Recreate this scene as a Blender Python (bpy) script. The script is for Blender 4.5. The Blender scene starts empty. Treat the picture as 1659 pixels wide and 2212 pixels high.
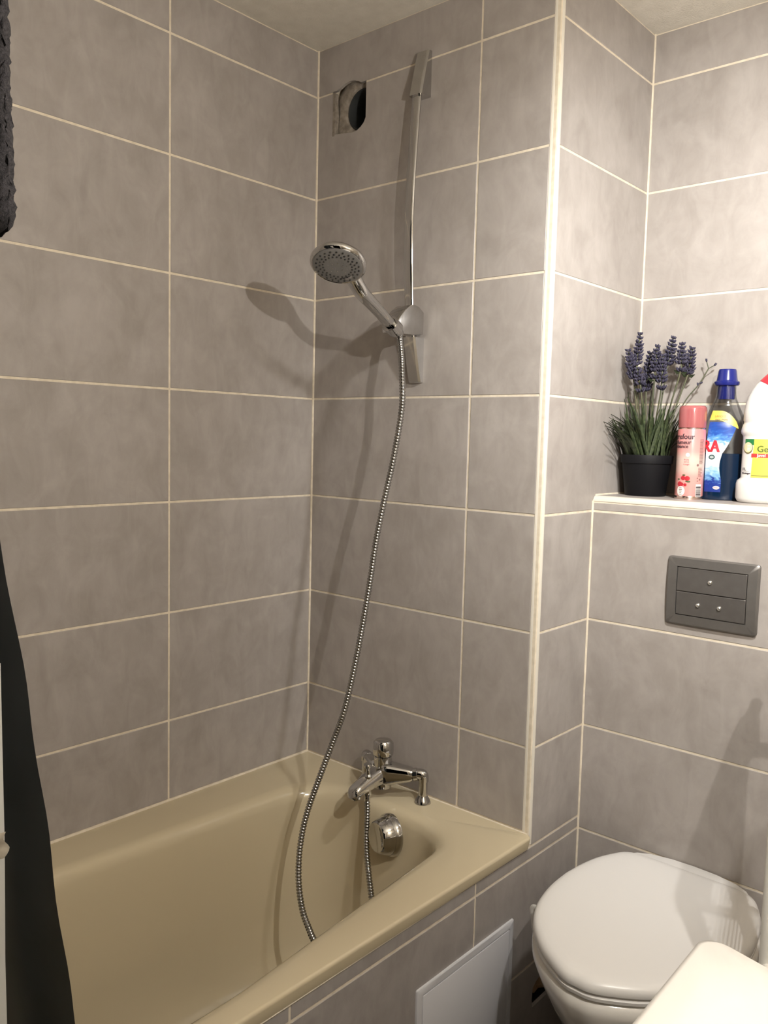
import bpy, bmesh, math, random
from mathutils import Vector, Matrix
random.seed(7)
S = bpy.context.scene
COL = S.collection

# ------------------------------------------------------------------ camera
cam_d = bpy.data.cameras.new('camera'); cam = bpy.data.objects.new('camera', cam_d); COL.objects.link(cam)
cam.location = (1.589325, -1.528, 1.404025)
cam.rotation_mode = 'XYZ'; cam.rotation_euler = (1.4829, -0.0245, 0.7206)
cam_d.sensor_fit = 'VERTICAL'; cam_d.sensor_height = 36.0; cam_d.sensor_width = 27.0
cam_d.lens = 1816.65 / 2212 * 36.0
cam_d.clip_start = 0.01
S.camera = cam
# ------------------------------------------------------------------ world, exposure
wd = bpy.data.worlds.new('world'); S.world = wd; wd.use_nodes = True
wd.node_tree.nodes['Background'].inputs[0].default_value = (1.0, .86, .70, 1)
wd.node_tree.nodes['Background'].inputs[1].default_value = 0.0
S.view_settings.view_transform = 'Standard'; S.view_settings.look = 'None'
S.view_settings.exposure = 0.0; S.view_settings.gamma = 1.0
S.view_settings.use_curve_mapping = False
S.cycles.use_denoising = True
S.cycles.max_bounces = 10; S.cycles.diffuse_bounces = 6; S.cycles.glossy_bounces = 5
S.cycles.caustics_reflective = True
LAMP_STRENGTH = 14000.0
LAMP_COLOR = (1.0, .95, .885)
ADDED_SPOT_POWER = 76.0
ADDED_SPOT_COLOR = (1.0, .98, .945)

# ------------------------------------------------------------------ key dimensions (metres)
H = .25; Z0 = .75                       # tile height, height of the first joint above the bath
W, DC, DB = .68745, .2255, .4301        # bath niche width, cistern face, back of toilet niche
ZC = Z0 + 6.449 * H                     # ceiling
ZR = .5608                              # bath rim
ZL = 1.2852                             # ledge
XR, YF = 1.80, -1.75                    # right wall, front wall
G = .0024                               # half joint

# ------------------------------------------------------------------ helpers
def lin(c):
    return tuple(((v / 255) / 12.92 if v / 255 <= .04045 else ((v / 255 + .055) / 1.055) ** 2.4) for v in c)

def mat(name, color, rough=.5, metal=0., spec=.5, **kw):
    m = bpy.data.materials.new(name); m.use_nodes = True
    b = m.node_tree.nodes['Principled BSDF']
    b.inputs['Base Color'].default_value = (*color, 1)
    b.inputs['Roughness'].default_value = rough
    b.inputs['Metallic'].default_value = metal
    b.inputs['Specular IOR Level'].default_value = spec
    for k, v in kw.items(): b.inputs[k.replace('_', ' ')].default_value = v
    return m

def N(m, t, **kw):
    n = m.node_tree.nodes.new(t)
    for k, v in kw.items(): setattr(n, k, v)
    return n

def noise_mat(name, c1, c2, scale, rough=.5, detail=4, bump=0., bscale=None, stretch=(1, 1, 1), rnd=False, spec=.5, lo=.35, hi=.65, metal=0.):
    m = mat(name, c1, rough, metal, spec); nt = m.node_tree; L = nt.links.new
    b = nt.nodes['Principled BSDF']
    tc = N(m, 'ShaderNodeTexCoord'); mp = N(m, 'ShaderNodeMapping'); mp.inputs['Scale'].default_value = stretch
    L(tc.outputs['Object'], mp.inputs['Vector'])
    src = mp.outputs['Vector']
    if rnd:
        oi = N(m, 'ShaderNodeObjectInfo'); mu = N(m, 'ShaderNodeMath', operation='MULTIPLY'); mu.inputs[1].default_value = 137.0
        L(oi.outputs['Random'], mu.inputs[0])
        ad = N(m, 'ShaderNodeVectorMath', operation='ADD'); L(src, ad.inputs[0]); L(mu.outputs[0], ad.inputs[1]); src = ad.outputs[0]
    nz = N(m, 'ShaderNodeTexNoise'); nz.inputs['Scale'].default_value = scale; nz.inputs['Detail'].default_value = detail
    L(src, nz.inputs['Vector'])
    cr = N(m, 'ShaderNodeValToRGB'); cr.color_ramp.elements[0].position = lo; cr.color_ramp.elements[1].position = hi
    cr.color_ramp.elements[0].color = (*c1, 1); cr.color_ramp.elements[1].color = (*c2, 1)
    L(nz.outputs['Fac'], cr.inputs[0]); L(cr.outputs[0], b.inputs['Base Color'])
    if bump:
        n2 = N(m, 'ShaderNodeTexNoise'); n2.inputs['Scale'].default_value = bscale or scale * 8; n2.inputs['Detail'].default_value = 3
        L(src, n2.inputs['Vector'])
        bp = N(m, 'ShaderNodeBump'); bp.inputs['Strength'].default_value = bump; bp.inputs['Distance'].default_value = .002
        L(n2.outputs['Fac'], bp.inputs['Height']); L(bp.outputs[0], b.inputs['Normal'])
    return m

def tag(o, label=None, cat=None, group=None, kind=None):
    if label: o['label'] = label
    if cat: o['category'] = cat
    if group: o['group'] = group
    if kind: o['kind'] = kind
    return o

def root(name, loc, label, cat, group=None):
    o = bpy.data.objects.new(name, None); COL.objects.link(o); o.location = loc
    o.empty_display_size = .02
    return tag(o, label, cat, group)

def wloc(p):
    v = Vector((0, 0, 0))
    while p is not None: v += Vector(p.location); p = p.parent
    return v

def build(name, bm, m, parent=None, loc=(0, 0, 0), smooth=True, angle=38, label=None, mats=None):
    """link a bmesh given in world coordinates as ONE object"""
    bmesh.ops.recalc_face_normals(bm, faces=bm.faces[:]) if kind_recalc else None
    me = bpy.data.meshes.new(name)
    base = wloc(parent) if parent is not None else Vector(loc)
    bmesh.ops.translate(bm, verts=bm.verts[:], vec=-base)
    if smooth:
        ca = math.cos(math.radians(angle))
        for f in bm.faces: f.smooth = True
        for e in bm.edges:
            if len(e.link_faces) == 2:
                if e.link_faces[0].normal.dot(e.link_faces[1].normal) < ca: e.smooth = False
    bm.normal_update(); bm.to_mesh(me); bm.free()
    for q in (mats or [m]): me.materials.append(q)
    o = bpy.data.objects.new(name, me); COL.objects.link(o)
    if parent is not None: o.parent = parent
    else: o.location = loc
    if label: o['label'] = label
    return o
kind_recalc = True

def BM(): return bmesh.new()

def box(bm, x0, x1, y0, y1, z0, z1, bev=0., seg=1):
    r = bmesh.ops.create_cube(bm, size=1.0)
    for v in r['verts']:
        v.co = Vector(((x0 + x1) / 2 + v.co.x * (x1 - x0), (y0 + y1) / 2 + v.co.y * (y1 - y0), (z0 + z1) / 2 + v.co.z * (z1 - z0)))
    if bev:
        es = list({e for v in r['verts'] for e in v.link_edges})
        bmesh.ops.bevel(bm, geom=es, offset=bev, segments=seg, affect='EDGES', profile=.5)
    return bm

def loft(bm, rings, cap0=True, cap1=True, closed=True):
    vs = [[bm.verts.new(p) for p in r] for r in rings]
    n = len(vs[0])
    for a, b in zip(vs, vs[1:]):
        for i in range(n if closed else n - 1):
            j = (i + 1) % n
            try: bm.faces.new((a[i], a[j], b[j], b[i]))
            except ValueError: pass
    if cap0: bm.faces.new(vs[0][::-1])
    if cap1: bm.faces.new(vs[-1])
    return vs

def frame(d):
    d = Vector(d).normalized()
    a = Vector((0, 0, 1)) if abs(d.z) < .9 else Vector((1, 0, 0))
    u = a.cross(d).normalized(); v = d.cross(u).normalized()
    return u, v, d

def lathe(bm, prof, origin, axis=(0, 0, 1), seg=32, cap0=True, cap1=True):
    u, v, d = frame(axis); o = Vector(origin)
    rings = []
    for r, h in prof:
        rings.append([o + d * h + (u * math.cos(t) + v * math.sin(t)) * max(r, 1e-5) for t in [2 * math.pi * i / seg for i in range(seg)]])
    loft(bm, rings, cap0, cap1)
    return bm

def catmull(pts, per=8):
    P = [Vector(p) for p in pts]; P = [P[0] * 2 - P[1]] + P + [P[-1] * 2 - P[-2]]
    out = []
    for i in range(1, len(P) - 2):
        for k in range(per):
            t = k / per; a, b, c, d = P[i - 1], P[i], P[i + 1], P[i + 2]
            out.append(.5 * ((2 * b) + (c - a) * t + (2 * a - 5 * b + 4 * c - d) * t * t + (3 * b - a - 3 * c + d) * t ** 3))
    out.append(P[-2]); return out

def tube(bm, pts, rad, seg=12, cap=True, sx=1., sy=1.):
    pts = [Vector(p) for p in pts]; n = len(pts)
    rr = rad if isinstance(rad, (list, tuple)) else [rad] * n
    d0 = (pts[1] - pts[0]).normalized(); u, v, _ = frame(d0)
    rings = []
    for i, p in enumerate(pts):
        d = ((pts[min(i + 1, n - 1)] - pts[max(i - 1, 0)])).normalized()
        u = (u - d * u.dot(d)).normalized(); v = d.cross(u)
        rings.append([p + (u * math.cos(t) * sx + v * math.sin(t) * sy) * rr[i] for t in [2 * math.pi * k / seg for k in range(seg)]])
    loft(bm, rings, cap, cap); return bm

def prism(bm, poly, depth, mp, bev=0.):
    """poly: 2D points; mp(u, v, w) -> world point; from w=0 to w=depth"""
    a = [bm.verts.new(mp(u, v, 0)) for u, v in poly]; b = [bm.verts.new(mp(u, v, depth)) for u, v in poly]
    n = len(poly)
    f1 = bm.faces.new(a); f2 = bm.faces.new(b[::-1])
    for i in range(n):
        j = (i + 1) % n; bm.faces.new((a[i], b[i], b[j], a[j]))
    bmesh.ops.recalc_face_normals(bm, faces=bm.faces[:])
    if bev:
        es = list(f1.edges) + list(f2.edges)
        bmesh.ops.bevel(bm, geom=es, offset=bev, segments=2, affect='EDGES', profile=.5)
    return bm

def rpoly(corners, nc=8, ne=6):
    """rounded polygon; corners (x, y, r) counter-clockwise; always the same number of points"""
    out = []; n = len(corners); arcs = []
    for i in range(n):
        p = Vector(corners[i][:2]); a = Vector(corners[i - 1][:2]); b = Vector(corners[(i + 1) % n][:2]); r = corners[i][2]
        da = (a - p).normalized(); db = (b - p).normalized()
        ang = da.angle(db); t = min(r / math.tan(ang / 2), .49 * (a - p).length, .49 * (b - p).length); r = t * math.tan(ang / 2)
        c = p + (da + db).normalized() * (r / math.sin(ang / 2)) if ang < math.pi - 1e-3 else p
        s = p + da * t; e = p + db * t
        pts = []
        for k in range(nc + 1):
            f = k / nc
            if ang < math.pi - .02:
                v = (s - c).lerp(e - c, f)
                a0 = math.atan2((s - c).y, (s - c).x); a1 = math.atan2((e - c).y, (e - c).x)
                dd = (a1 - a0 + math.pi) % (2 * math.pi) - math.pi
                pts.append(Vector((c.x + r * math.cos(a0 + dd * f), c.y + r * math.sin(a0 + dd * f))))
            else: pts.append(s.lerp(e, f))
        arcs.append(pts)
    for i in range(n):
        out += arcs[i]
        s, e = arcs[i][-1], arcs[(i + 1) % n][0]
        out += [s.lerp(e, k / ne) for k in range(1, ne)]
    return [(p.x, p.y) for p in out]

def text_polys(s, size):
    """outline mesh of a string in the built-in font, as (verts, faces, width)"""
    cu = bpy.data.curves.new('letters', 'FONT'); cu.body = s; cu.size = size; cu.resolution_u = 2
    o = bpy.data.objects.new('letters', cu); COL.objects.link(o)
    dg = bpy.context.evaluated_depsgraph_get(); me = o.evaluated_get(dg).to_mesh()
    vs = [v.co.copy() for v in me.vertices]; fs = [tuple(p.vertices) for p in me.polygons]
    o.evaluated_get(dg).to_mesh_clear(); bpy.data.objects.remove(o); bpy.data.curves.remove(cu)
    w0 = min(v.x for v in vs); w1 = max(v.x for v in vs)
    for v in vs: v.x -= w0
    return vs, fs, w1 - w0

def add_text(bm, s, size, mp, x, y, align='L', sx=1., bold=0.):
    vs, fs, w = text_polys(s, size)
    w *= sx; off = 0 if align == 'L' else (-w / 2 if align == 'C' else -w)
    for dx in ([0.] if not bold else [-bold, 0., bold]):
        nv = [bm.verts.new(mp(x + off + v.x * sx + dx, y + v.y)) for v in vs]
        for f in fs:
            try: bm.faces.new([nv[i] for i in f])
            except ValueError: pass

def patch(bm, rows, mp, nseg=10):
    """rows [(y, xl, xr)] mapped on a surface"""
    rings = [[mp(xl + (xr - xl) * k / nseg, y) for k in range(nseg + 1)] for y, xl, xr in rows]
    loft(bm, rings, False, False, closed=False)

def disc(bm, cx, cy, rx, ry, mp, n=24):
    rings = 4
    c = bm.verts.new(mp(cx, cy)); prev = None
    for k in range(1, rings + 1):
        ring = [bm.verts.new(mp(cx + rx * k / rings * math.cos(2 * math.pi * i / n), cy + ry * k / rings * math.sin(2 * math.pi * i / n))) for i in range(n)]
        for i in range(n):
            j = (i + 1) % n
            bm.faces.new((c, ring[i], ring[j]) if prev is None else (prev[i], ring[i], ring[j], prev[j]))
        prev = ring

# ------------------------------------------------------------------ materials
M = {}
def tile_material():
    m = mat('stone_tile', (.36, .33, .31), .42, 0, .4); nt = m.node_tree; L = nt.links.new; b = nt.nodes['Principled BSDF']
    tc = N(m, 'ShaderNodeTexCoord'); oi = N(m, 'ShaderNodeObjectInfo')
    mu = N(m, 'ShaderNodeMath', operation='MULTIPLY'); mu.inputs[1].default_value = 91.0; L(oi.outputs['Random'], mu.inputs[0])
    ad = N(m, 'ShaderNodeVectorMath', operation='ADD'); L(tc.outputs['Object'], ad.inputs[0]); L(mu.outputs[0], ad.inputs[1])
    def nz(sc, st, det, dist=0.):
        mp = N(m, 'ShaderNodeMapping'); mp.inputs['Scale'].default_value = st; L(ad.outputs[0], mp.inputs['Vector'])
        n = N(m, 'ShaderNodeTexNoise'); n.inputs['Scale'].default_value = sc; n.inputs['Detail'].default_value = det; n.inputs['Distortion'].default_value = dist
        n.inputs['Roughness'].default_value = .6
        L(mp.outputs[0], n.inputs['Vector']); return n.outputs['Fac']
    a = nz(11, (1, 1, 1), 6, .9); c = nz(16, (1.5, 1.5, .7), 4, .8); d = nz(6, (1, 1, 1.2), 3, .5)
    s1 = N(m, 'ShaderNodeMath', operation='ADD'); L(a, s1.inputs[0]); L(c, s1.inputs[1])
    s2 = N(m, 'ShaderNodeMath', operation='MULTIPLY_ADD'); L(d, s2.inputs[0]); s2.inputs[1].default_value = .6; L(s1.outputs[0], s2.inputs[2])
    mr = N(m, 'ShaderNodeMapRange'); mr.inputs['From Min'].default_value = .95; mr.inputs['From Max'].default_value = 1.65; L(s2.outputs[0], mr.inputs['Value'])
    cr = N(m, 'ShaderNodeValToRGB'); e = cr.color_ramp.elements
    e[0].position = 0; e[0].color = (.315, .285, .262, 1); e[1].position = 1; e[1].color = (.415, .382, .358, 1)
    L(mr.outputs[0], cr.inputs[0]); L(cr.outputs[0], b.inputs['Base Color'])
    f = nz(420, (1, 1, 1), 2); bp = N(m, 'ShaderNodeBump'); bp.inputs['Strength'].default_value = .08; bp.inputs['Distance'].default_value = .001
    L(f, bp.inputs['Height']); L(bp.outputs[0], b.inputs['Normal'])
    return m
M['tile'] = tile_material()
M['grout'] = noise_mat('cream_grout', (.66, .585, .46), (.77, .69, .56), 60, .8)
M['trim'] = mat('cream_plastic', (.66, .62, .54), .3)
M['plaster'] = noise_mat('ceiling_plaster', (.70, .66, .58), (.76, .72, .64), 30, .9, bump=1.0, bscale=260)
M['paint'] = noise_mat('white_paint', (.66, .62, .56), (.70, .66, .60), 12, .7)
M['floor'] = noise_mat('dark_floor', (.08, .075, .07), (.12, .11, .10), 8, .5)
M['enamel'] = mat('beige_enamel', (.565, .487, .338), .13, 0, .5, Coat_Weight=.3, Coat_Roughness=.05)
M['chrome'] = mat('chrome', (.57, .565, .56), .06, 1.)
M['chrome2'] = noise_mat('chrome_hose', (.33, .325, .32), (.40, .395, .39), 40, .13, metal=1.)
M['chrome_dark'] = mat('dark_slot', (.02, .02, .02), .4)
M['greyface'] = mat('grey_plastic', (.20, .195, .19), .35)
M['rubber'] = mat('black_rubber', (.015, .014, .013), .6)
M['white'] = mat('white_ceramic', (.80, .78, .74), .10, 0, .5, Coat_Weight=.3)
M['whitelid'] = mat('white_lid', (.81, .80, .785), .30)
M['whiteplastic'] = mat('white_plastic', (.64, .628, .60), .32)
M['satin'] = noise_mat('satin_grey', (.17, .16, .15), (.185, .175, .165), 60, .42, metal=.55)
M['satin2'] = noise_mat('satin_grey_button', (.15, .14, .132), (.165, .155, .147), 60, .38, metal=.55)
M['dot'] = mat('bright_dot', (.9, .9, .88), .28, 1.)
M['door'] = mat('grey_white_plastic', (.60, .60, .625), .40)
M['pot'] = mat('black_pot', (.006, .006, .0075), .6, 0, .2)
M['soil'] = noise_mat('soil', (.02, .015, .01), (.05, .04, .025), 120, .95)
M['leaf'] = noise_mat('leaf', (.018, .030, .012), (.060, .080, .032), 20, .55, rnd=True)
M['stem'] = noise_mat('stem', (.045, .055, .022), (.09, .09, .04), 30, .6)
M['flower'] = noise_mat('lavender', (.022, .020, .042), (.056, .051, .088), 300, .75)
M['pink'] = None
M['mortar'] = noise_mat('mortar', (.20, .17, .14), (.34, .30, .25), 70, .95, bump=.8, bscale=150)
M['duct'] = mat('duct_pipe', (.035, .037, .037), .5)
M['foam'] = noise_mat('tan_foam', (.28, .17, .09), (.42, .27, .15), 40, .9, bump=.8)
M['dark'] = mat('cavity_shade', (.012, .010, .010), .9)
M['towel'] = noise_mat('towel', (.015, .0138, .0155), (.042, .038, .043), 420, .95, bump=1., bscale=900)
M['towelhem'] = noise_mat('towel_hem', (.10, .10, .10), (.42, .42, .42), 260, .95, bump=.8)
M['curtain'] = noise_mat('curtain', (.024, .034, .041), (.034, .046, .056), 14, .42)
M['liner'] = mat('white_liner', (.80, .80, .76), .5)
M['tagm'] = noise_mat('crumpled_tag', (.46, .41, .33), (.62, .57, .47), 90, .7)
M['sink'] = mat('sink_ceramic', (.86, .84, .80), .15, 0, .5)
M['rack'] = mat('white_wire', (.80, .79, .75), .35)
M['mat'] = mat('black_mat', (.012, .010, .013), .6)
lm = bpy.data.materials.new('lamp_glow'); lm.use_nodes = True
lb = lm.node_tree.nodes['Principled BSDF']; lb.inputs['Base Color'].default_value = (.9, .9, .9, 1)
lb.inputs['Emission Color'].default_value = (*LAMP_COLOR, 1); lb.inputs['Emission Strength'].default_value = LAMP_STRENGTH
M['glow'] = lm

# ================================================================== STRUCTURE
def tile_run(parent, mp, us, zs, t=.008, skip=(), special={}):
    """tiles between joint positions us x zs; mp(u, w, z) -> world with w the depth behind the face"""
    cache = {}
    ex = mp(1, 0, 0) - mp(0, 0, 0)
    along_x = abs(ex.x) > .5
    for i, (u0, u1) in enumerate(zip(us, us[1:])):
        for k, (z0, z1) in enumerate(zip(zs, zs[1:])):
            a, b, c, d = u0 + G, u1 - G, z0 + G, z1 - G
            if b - a < .004 or d - c < .004 or (i, k) in skip: continue
            cen = mp((a + b) / 2, t / 2, (c + d) / 2)
            key = (round(b - a, 4), round(d - c, 4))
            if key not in cache:
                bm = BM(); w, h = (b - a) / 2, (d - c) / 2
                if along_x: box(bm, -w, w, -t / 2, t / 2, -h, h, .0009)
                else: box(bm, -t / 2, t / 2, -w, w, -h, h, .0009)
                me = bpy.data.meshes.new('tile'); bm.to_mesh(me); bm.free(); me.materials.append(M['tile']); cache[key] = me
            o = bpy.data.objects.new('tile', cache[key]); COL.objects.link(o); o.parent = parent; o.location = cen - wloc(parent)

def tile_poly(parent, mp, poly, t=.008):
    bm = BM(); prism(bm, poly, t, lambda u, v, w: mp(u, w, v))
    return build('tile', bm, M['tile'], parent, smooth=False)

ZS = [Z0 + k * H for k in range(-3, 7)] + [ZC]
B = .0012     # joint recess
# left wall (plane x = 0)
bm = BM(); box(bm, -.10, -B, YF - .1, .10, 0, ZC)
wl = tag(build('wall_left', bm, M['grout'], smooth=False), 'left wall of grey stone-look tiles with cream joints along the bath', kind='structure')
tile_run(wl, lambda u, w, z: Vector((-w, u, z)), [YF, -1.687, -1.187 - .25, -.437 - .5, -.437, .002][0:1] + [-1.437, -.937, -.437, .002], ZS[3:] if False else [ZR + .002] + ZS[3:])
# back wall (plane y = 0) with the vent hole
VX0, VX1, VZ0, VZ1 = .057, .164, 2.146, 2.25
bm = BM()
hx0, hx1, hz0, hz1 = .05, .20, 2.135, 2.285
box(bm, -B, hx0, B, .09, 0, ZC); box(bm, hx1, W - .002, B, .09, .30, ZC); box(bm, hx1, W - .12, B, .09, 0, .30); box(bm, hx0, hx1, B, .09, 0, hz0); box(bm, hx0, hx1, B, .09, hz1, ZC)
wb = tag(build('wall_back', bm, M['grout'], smooth=False), 'tiled wall at the tap end of the bath carrying the shower rail', kind='structure')
mpb = lambda u, w, z: Vector((u, w, z))
U1 = 1.988 * H
tile_run(wb, mpb, [-.002, U1, W - .0147 + .0015], [ZR + .002] + ZS[3:], skip={(0, 6), (0, 7)})
g = G
cc = (.1385, 2.197)
tile_poly(wb, mpb, [(g * .3, 2.0 + g), (U1 - g, 2.0 + g), (U1 - g, 2.25 - g), (VX1, 2.25 - g), (VX1, 2.168), (.158, 2.157), (.148, 2.149), (.136, 2.1435), (.12, 2.1415), (.10, 2.144), (.08, 2.147), (VX0, 2.149), (VX0 + .0015, 2.17), (VX0, 2.25 - g), (g * .3, 2.25 - g)])
tile_poly(wb, mpb, [(g * .3, 2.25 + g), (.066, 2.25 + g), (.078, 2.256), (.092, 2.262), (.110, 2.2645), (.126, 2.262), (.140, 2.2565), (.146, 2.25 + g), (U1 - g, 2.25 + g), (U1 - g, ZC - .002), (g * .3, ZC - .002)])
# vent duct: rough mortar ring and pipe
bm = BM(); box(bm, VX1 - .001, hx1, B, .006, 2.246, 2.254); build('grout_strip', bm, M['grout'], wb, smooth=False)
vent = root('vent_opening', (.122, 0, 2.199), 'rough square hole with a dark round duct in the tiles near the ceiling', 'vent')
bm = BM(); n = 32
def ring(r, y, jit=0.):
    return [Vector((cc[0] + (r + random.uniform(-jit, jit)) * math.cos(2 * math.pi * i / n), y + random.uniform(-jit, jit) * .6, cc[1] + (r + random.uniform(-jit, jit)) * math.sin(2 * math.pi * i / n))) for i in range(n)]
loft(bm, [ring(.110, .034), ring(.092, .016, .004), ring(.070, .013, .004), ring(.054, .014, .003), ring(.0495, .018, .001), ring(.049, .06)], False, False)
build('mortar_ring', bm, M['mortar'], vent)
bm = BM(); loft(bm, [ring(.0485, .017), ring(.046, .0155), ring(.0450, .018), ring(.0450, .26)], False, True); build('duct_pipe', bm, M['duct'], vent)
bm = BM(); prism(bm, [(VX0 - .004, 2.146), (VX0 + .003, 2.145), (VX0 + .006, 2.19), (VX0 + .003, 2.248), (VX0 - .003, 2.25)], .012, lambda u, v, w: Vector((u, w - .0008, v))); build('mortar_edge', bm, M['mortar'], vent, smooth=False)
# side wall of the toilet niche and bath apron (plane x = W)
mps = lambda u, w, z: Vector((W - w, u, z))
bm = BM()
box(bm, W - .10, W - B, .02, .60, .22, ZC); box(bm, W - .10, W - B, -.003, .60, 0, .135); box(bm, W - .10, W - B, -.003, .04, .135, .22); box(bm, W - .10, W - .08, .04, .60, .135, .22)
box(bm, W - .10, W - B, -.003, .02, .22, .52)
ws = tag(build('wall_side', bm, M['grout'], smooth=False), 'narrow tiled side wall between the white corner trim and the toilet niche', kind='structure')
RT = .0147
tile_run(ws, mps, [RT - .0015, DB + .002], ZS[5:])
tile_run(ws, mps, [RT - .0015, DC + .002], [.5290] + ZS[3:6])
tile_run(ws, mps, [-.191, DC + .002], [Z0 - 2 * H, Z0 - H])
tile_run(ws, mps, [-.191, DC + .002], [Z0 - H, .5290])
tile_poly(ws, mps, [(-.191 + g, g), (DC - g, g), (DC - g, .143), (.049, .141), (.046, .160), (.048, .186), (.062, .197), (.085, .204), (.110, .210), (DC - g, .212), (DC - g, .25 - g), (-.191 + g, .25 - g)])
bm = BM(); box(bm, .60, W - B, YF, -.003, 0, .529)
bm2 = BM(); box(bm2, W - .035, W - B, YF, -.003, 0, .528); bm.free()
wa = tag(build('wall_apron', bm2, M['grout'], smooth=False), 'tiled apron under the front rim of the bath', kind='structure')
tile_run(wa, mps, [-1.688, -1.188, -.688, -.191], [0, Z0 - 2 * H, Z0 - H, .5290])
pf = root('pipe_foam', (W - .03, .10, .145), 'tan foam lump in the broken hole low in the side wall behind the toilet', 'foam')
bm = BM(); bmesh.ops.create_icosphere(bm, subdivisions=3, radius=1)
for v in bm.verts:
    v.co *= 1 + .10 * math.sin(v.co.x * 9 + v.co.y * 7) + random.uniform(-.03, .03)
    v.co = Vector((W - .036 + v.co.x * .030, .112 + v.co.y * .060, .170 + v.co.z * .0285))
build('foam_lump', bm, M['foam'], pf)
bm = BM(); box(bm, W - .079, W - .0085, .041, DC + .03, .136, .2165)  # near-black lining puts the shade inside the hole into colour
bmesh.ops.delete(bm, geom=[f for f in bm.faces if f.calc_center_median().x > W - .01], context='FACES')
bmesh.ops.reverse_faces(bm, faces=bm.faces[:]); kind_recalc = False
build('shade_lining', bm, M['dark'], pf, smooth=False); kind_recalc = True
# cistern box with ledge
mpc = lambda u, w, z: Vector((u, DC + w, z))
bm = BM(); box(bm, W, XR, DC + B, DB + .05, 0, ZL - .009)
wc = tag(build('wall_cistern', bm, M['grout'], smooth=False), 'tiled cistern box wall behind the toilet, topped by a ledge', kind='structure')
CX = [W - .002, W + .502, W + 1.002, XR + .3]
CX = [W - .002, W + .502, XR]
tile_run(wc, mpc, CX, [ZS[0]] + ZS[1:6])
tile_run(wc, mpc, CX, [Z0 + 2 * H, ZL - .0135])
for x0, x1 in zip(CX, CX[1:]):
    bm = BM(); box(bm, x0 + g, x1 - g, DC + .012, DB - g, ZL - .008, ZL, .0009); build('tile', bm, M['tile'], wc, smooth=False)
# upper niche back wall
bm = BM(); box(bm, W - .1, XR + .1, DB + B, DB + .12, 0, ZC)
wn = tag(build('wall_niche', bm, M['grout'], smooth=False), 'light tiled back wall above the ledge', kind='structure')
tile_run(wn, lambda u, w, z: Vector((u, DB + w, z)), CX, [ZL + .001] + ZS[6:])
# other room surfaces
bm = BM(); box(bm, XR, XR + .1, YF - .1, DB + .12, 0, ZC)
wr = tag(build('wall_right', bm, M['grout'], smooth=False), 'tiled wall at the basin side', kind='structure')
tile_run(wr, lambda u, w, z: Vector((XR + w, u, z)), [YF, -1.07, -.57, -.07, DB], ZS)
bm = BM(); box(bm, -.1, .90, YF - .1, YF, 0, ZC); box(bm, 1.70, XR + .1, YF - .1, YF, 0, ZC); box(bm, .90, 1.70, YF - .1, YF, 2.04, ZC)
tag(build('wall_front', bm, M['paint'], smooth=False), 'painted wall with the doorway', kind='structure')
bm = BM(); box(bm, -.1, XR + .1, YF - 1.2, DB + .12, -.06, 0)
tag(build('floor', bm, M['floor'], smooth=False), 'dark floor', kind='structure')
bm = BM(); box(bm, -.1, XR + .1, YF - .1, DB + .12, ZC, ZC + .06)
tag(build('ceiling', bm, M['plaster'], smooth=False), 'off-white textured plaster ceiling', kind='structure')
# cream corner and ledge profiles, sealant beads
def quarter(bm, c, r, a0, a1, axis, l0, l1, n=8):
    """quarter-round bar with a cap towards the centre"""
    pts = [(r * math.cos(a0 + (a1 - a0) * i / n), r * math.sin(a0 + (a1 - a0) * i / n)) for i in range(n + 1)] + [(0, 0)]
    rings = []
    for l in (l0, l1):
        if axis == 'z': rings.append([Vector((c[0] + p, c[1] + q, l)) for p, q in pts])
        else: rings.append([Vector((l, c[0] + p, c[1] + q)) for p, q in pts])
    loft(bm, rings)
bm = BM(); quarter(bm, (W - RT, RT), RT, -math.pi / 2, 0, 'z', .5345, ZC)
tag(build('trim_1', bm, M['trim'], angle=25), 'cream rounded corner profile running up the wall edge beside the bath', kind='structure')
bm = BM(); quarter(bm, (DC + .0125, ZL - .0125), .0125, math.pi, math.pi / 2, 'x', W + .001, XR)
tag(build('trim_2', bm, M['trim'], angle=25), 'cream rounded edge profile along the ledge', kind='structure')
def bead(name, a, b, r=.0035, label='cream sealant bead'):
    bm = BM(); tube(bm, [a, b], r, 8); tag(build(name, bm, M['grout']), label, kind='structure')
bead('trim_3', (.001, YF, ZR + .001), (.001, 0, ZR + .001), label='cream sealant line between bath and left wall')
bead('trim_4', (0, -.001, ZR), (W, -.001, ZR), .002, label='thin sealant line between bath and back wall')
bead('trim_5', (.0005, -.0005, ZR), (.0005, -.0005, ZC), .0032, label='cream joint in the corner of the bath walls')
bead('trim_6', (W + .0005, DC - .0005, 0), (W + .0005, DC - .0005, ZL - .012), .003, label='cream joint in the corner beside the cistern box')
bead('trim_7', (W + .0005, DB - .0005, ZL), (W + .0005, DB - .0005, ZC), .003, label='cream joint in the corner above the ledge')
bead('trim_8', (W + .0008, YF, .5312), (W + .0008, 0, .5312), .0024, label='sealant line under the bath rim')
bead('trim_9', (W, DC + .012, ZL), (W, DB, ZL), .003, label='cream joint where the ledge meets the side wall')

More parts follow.
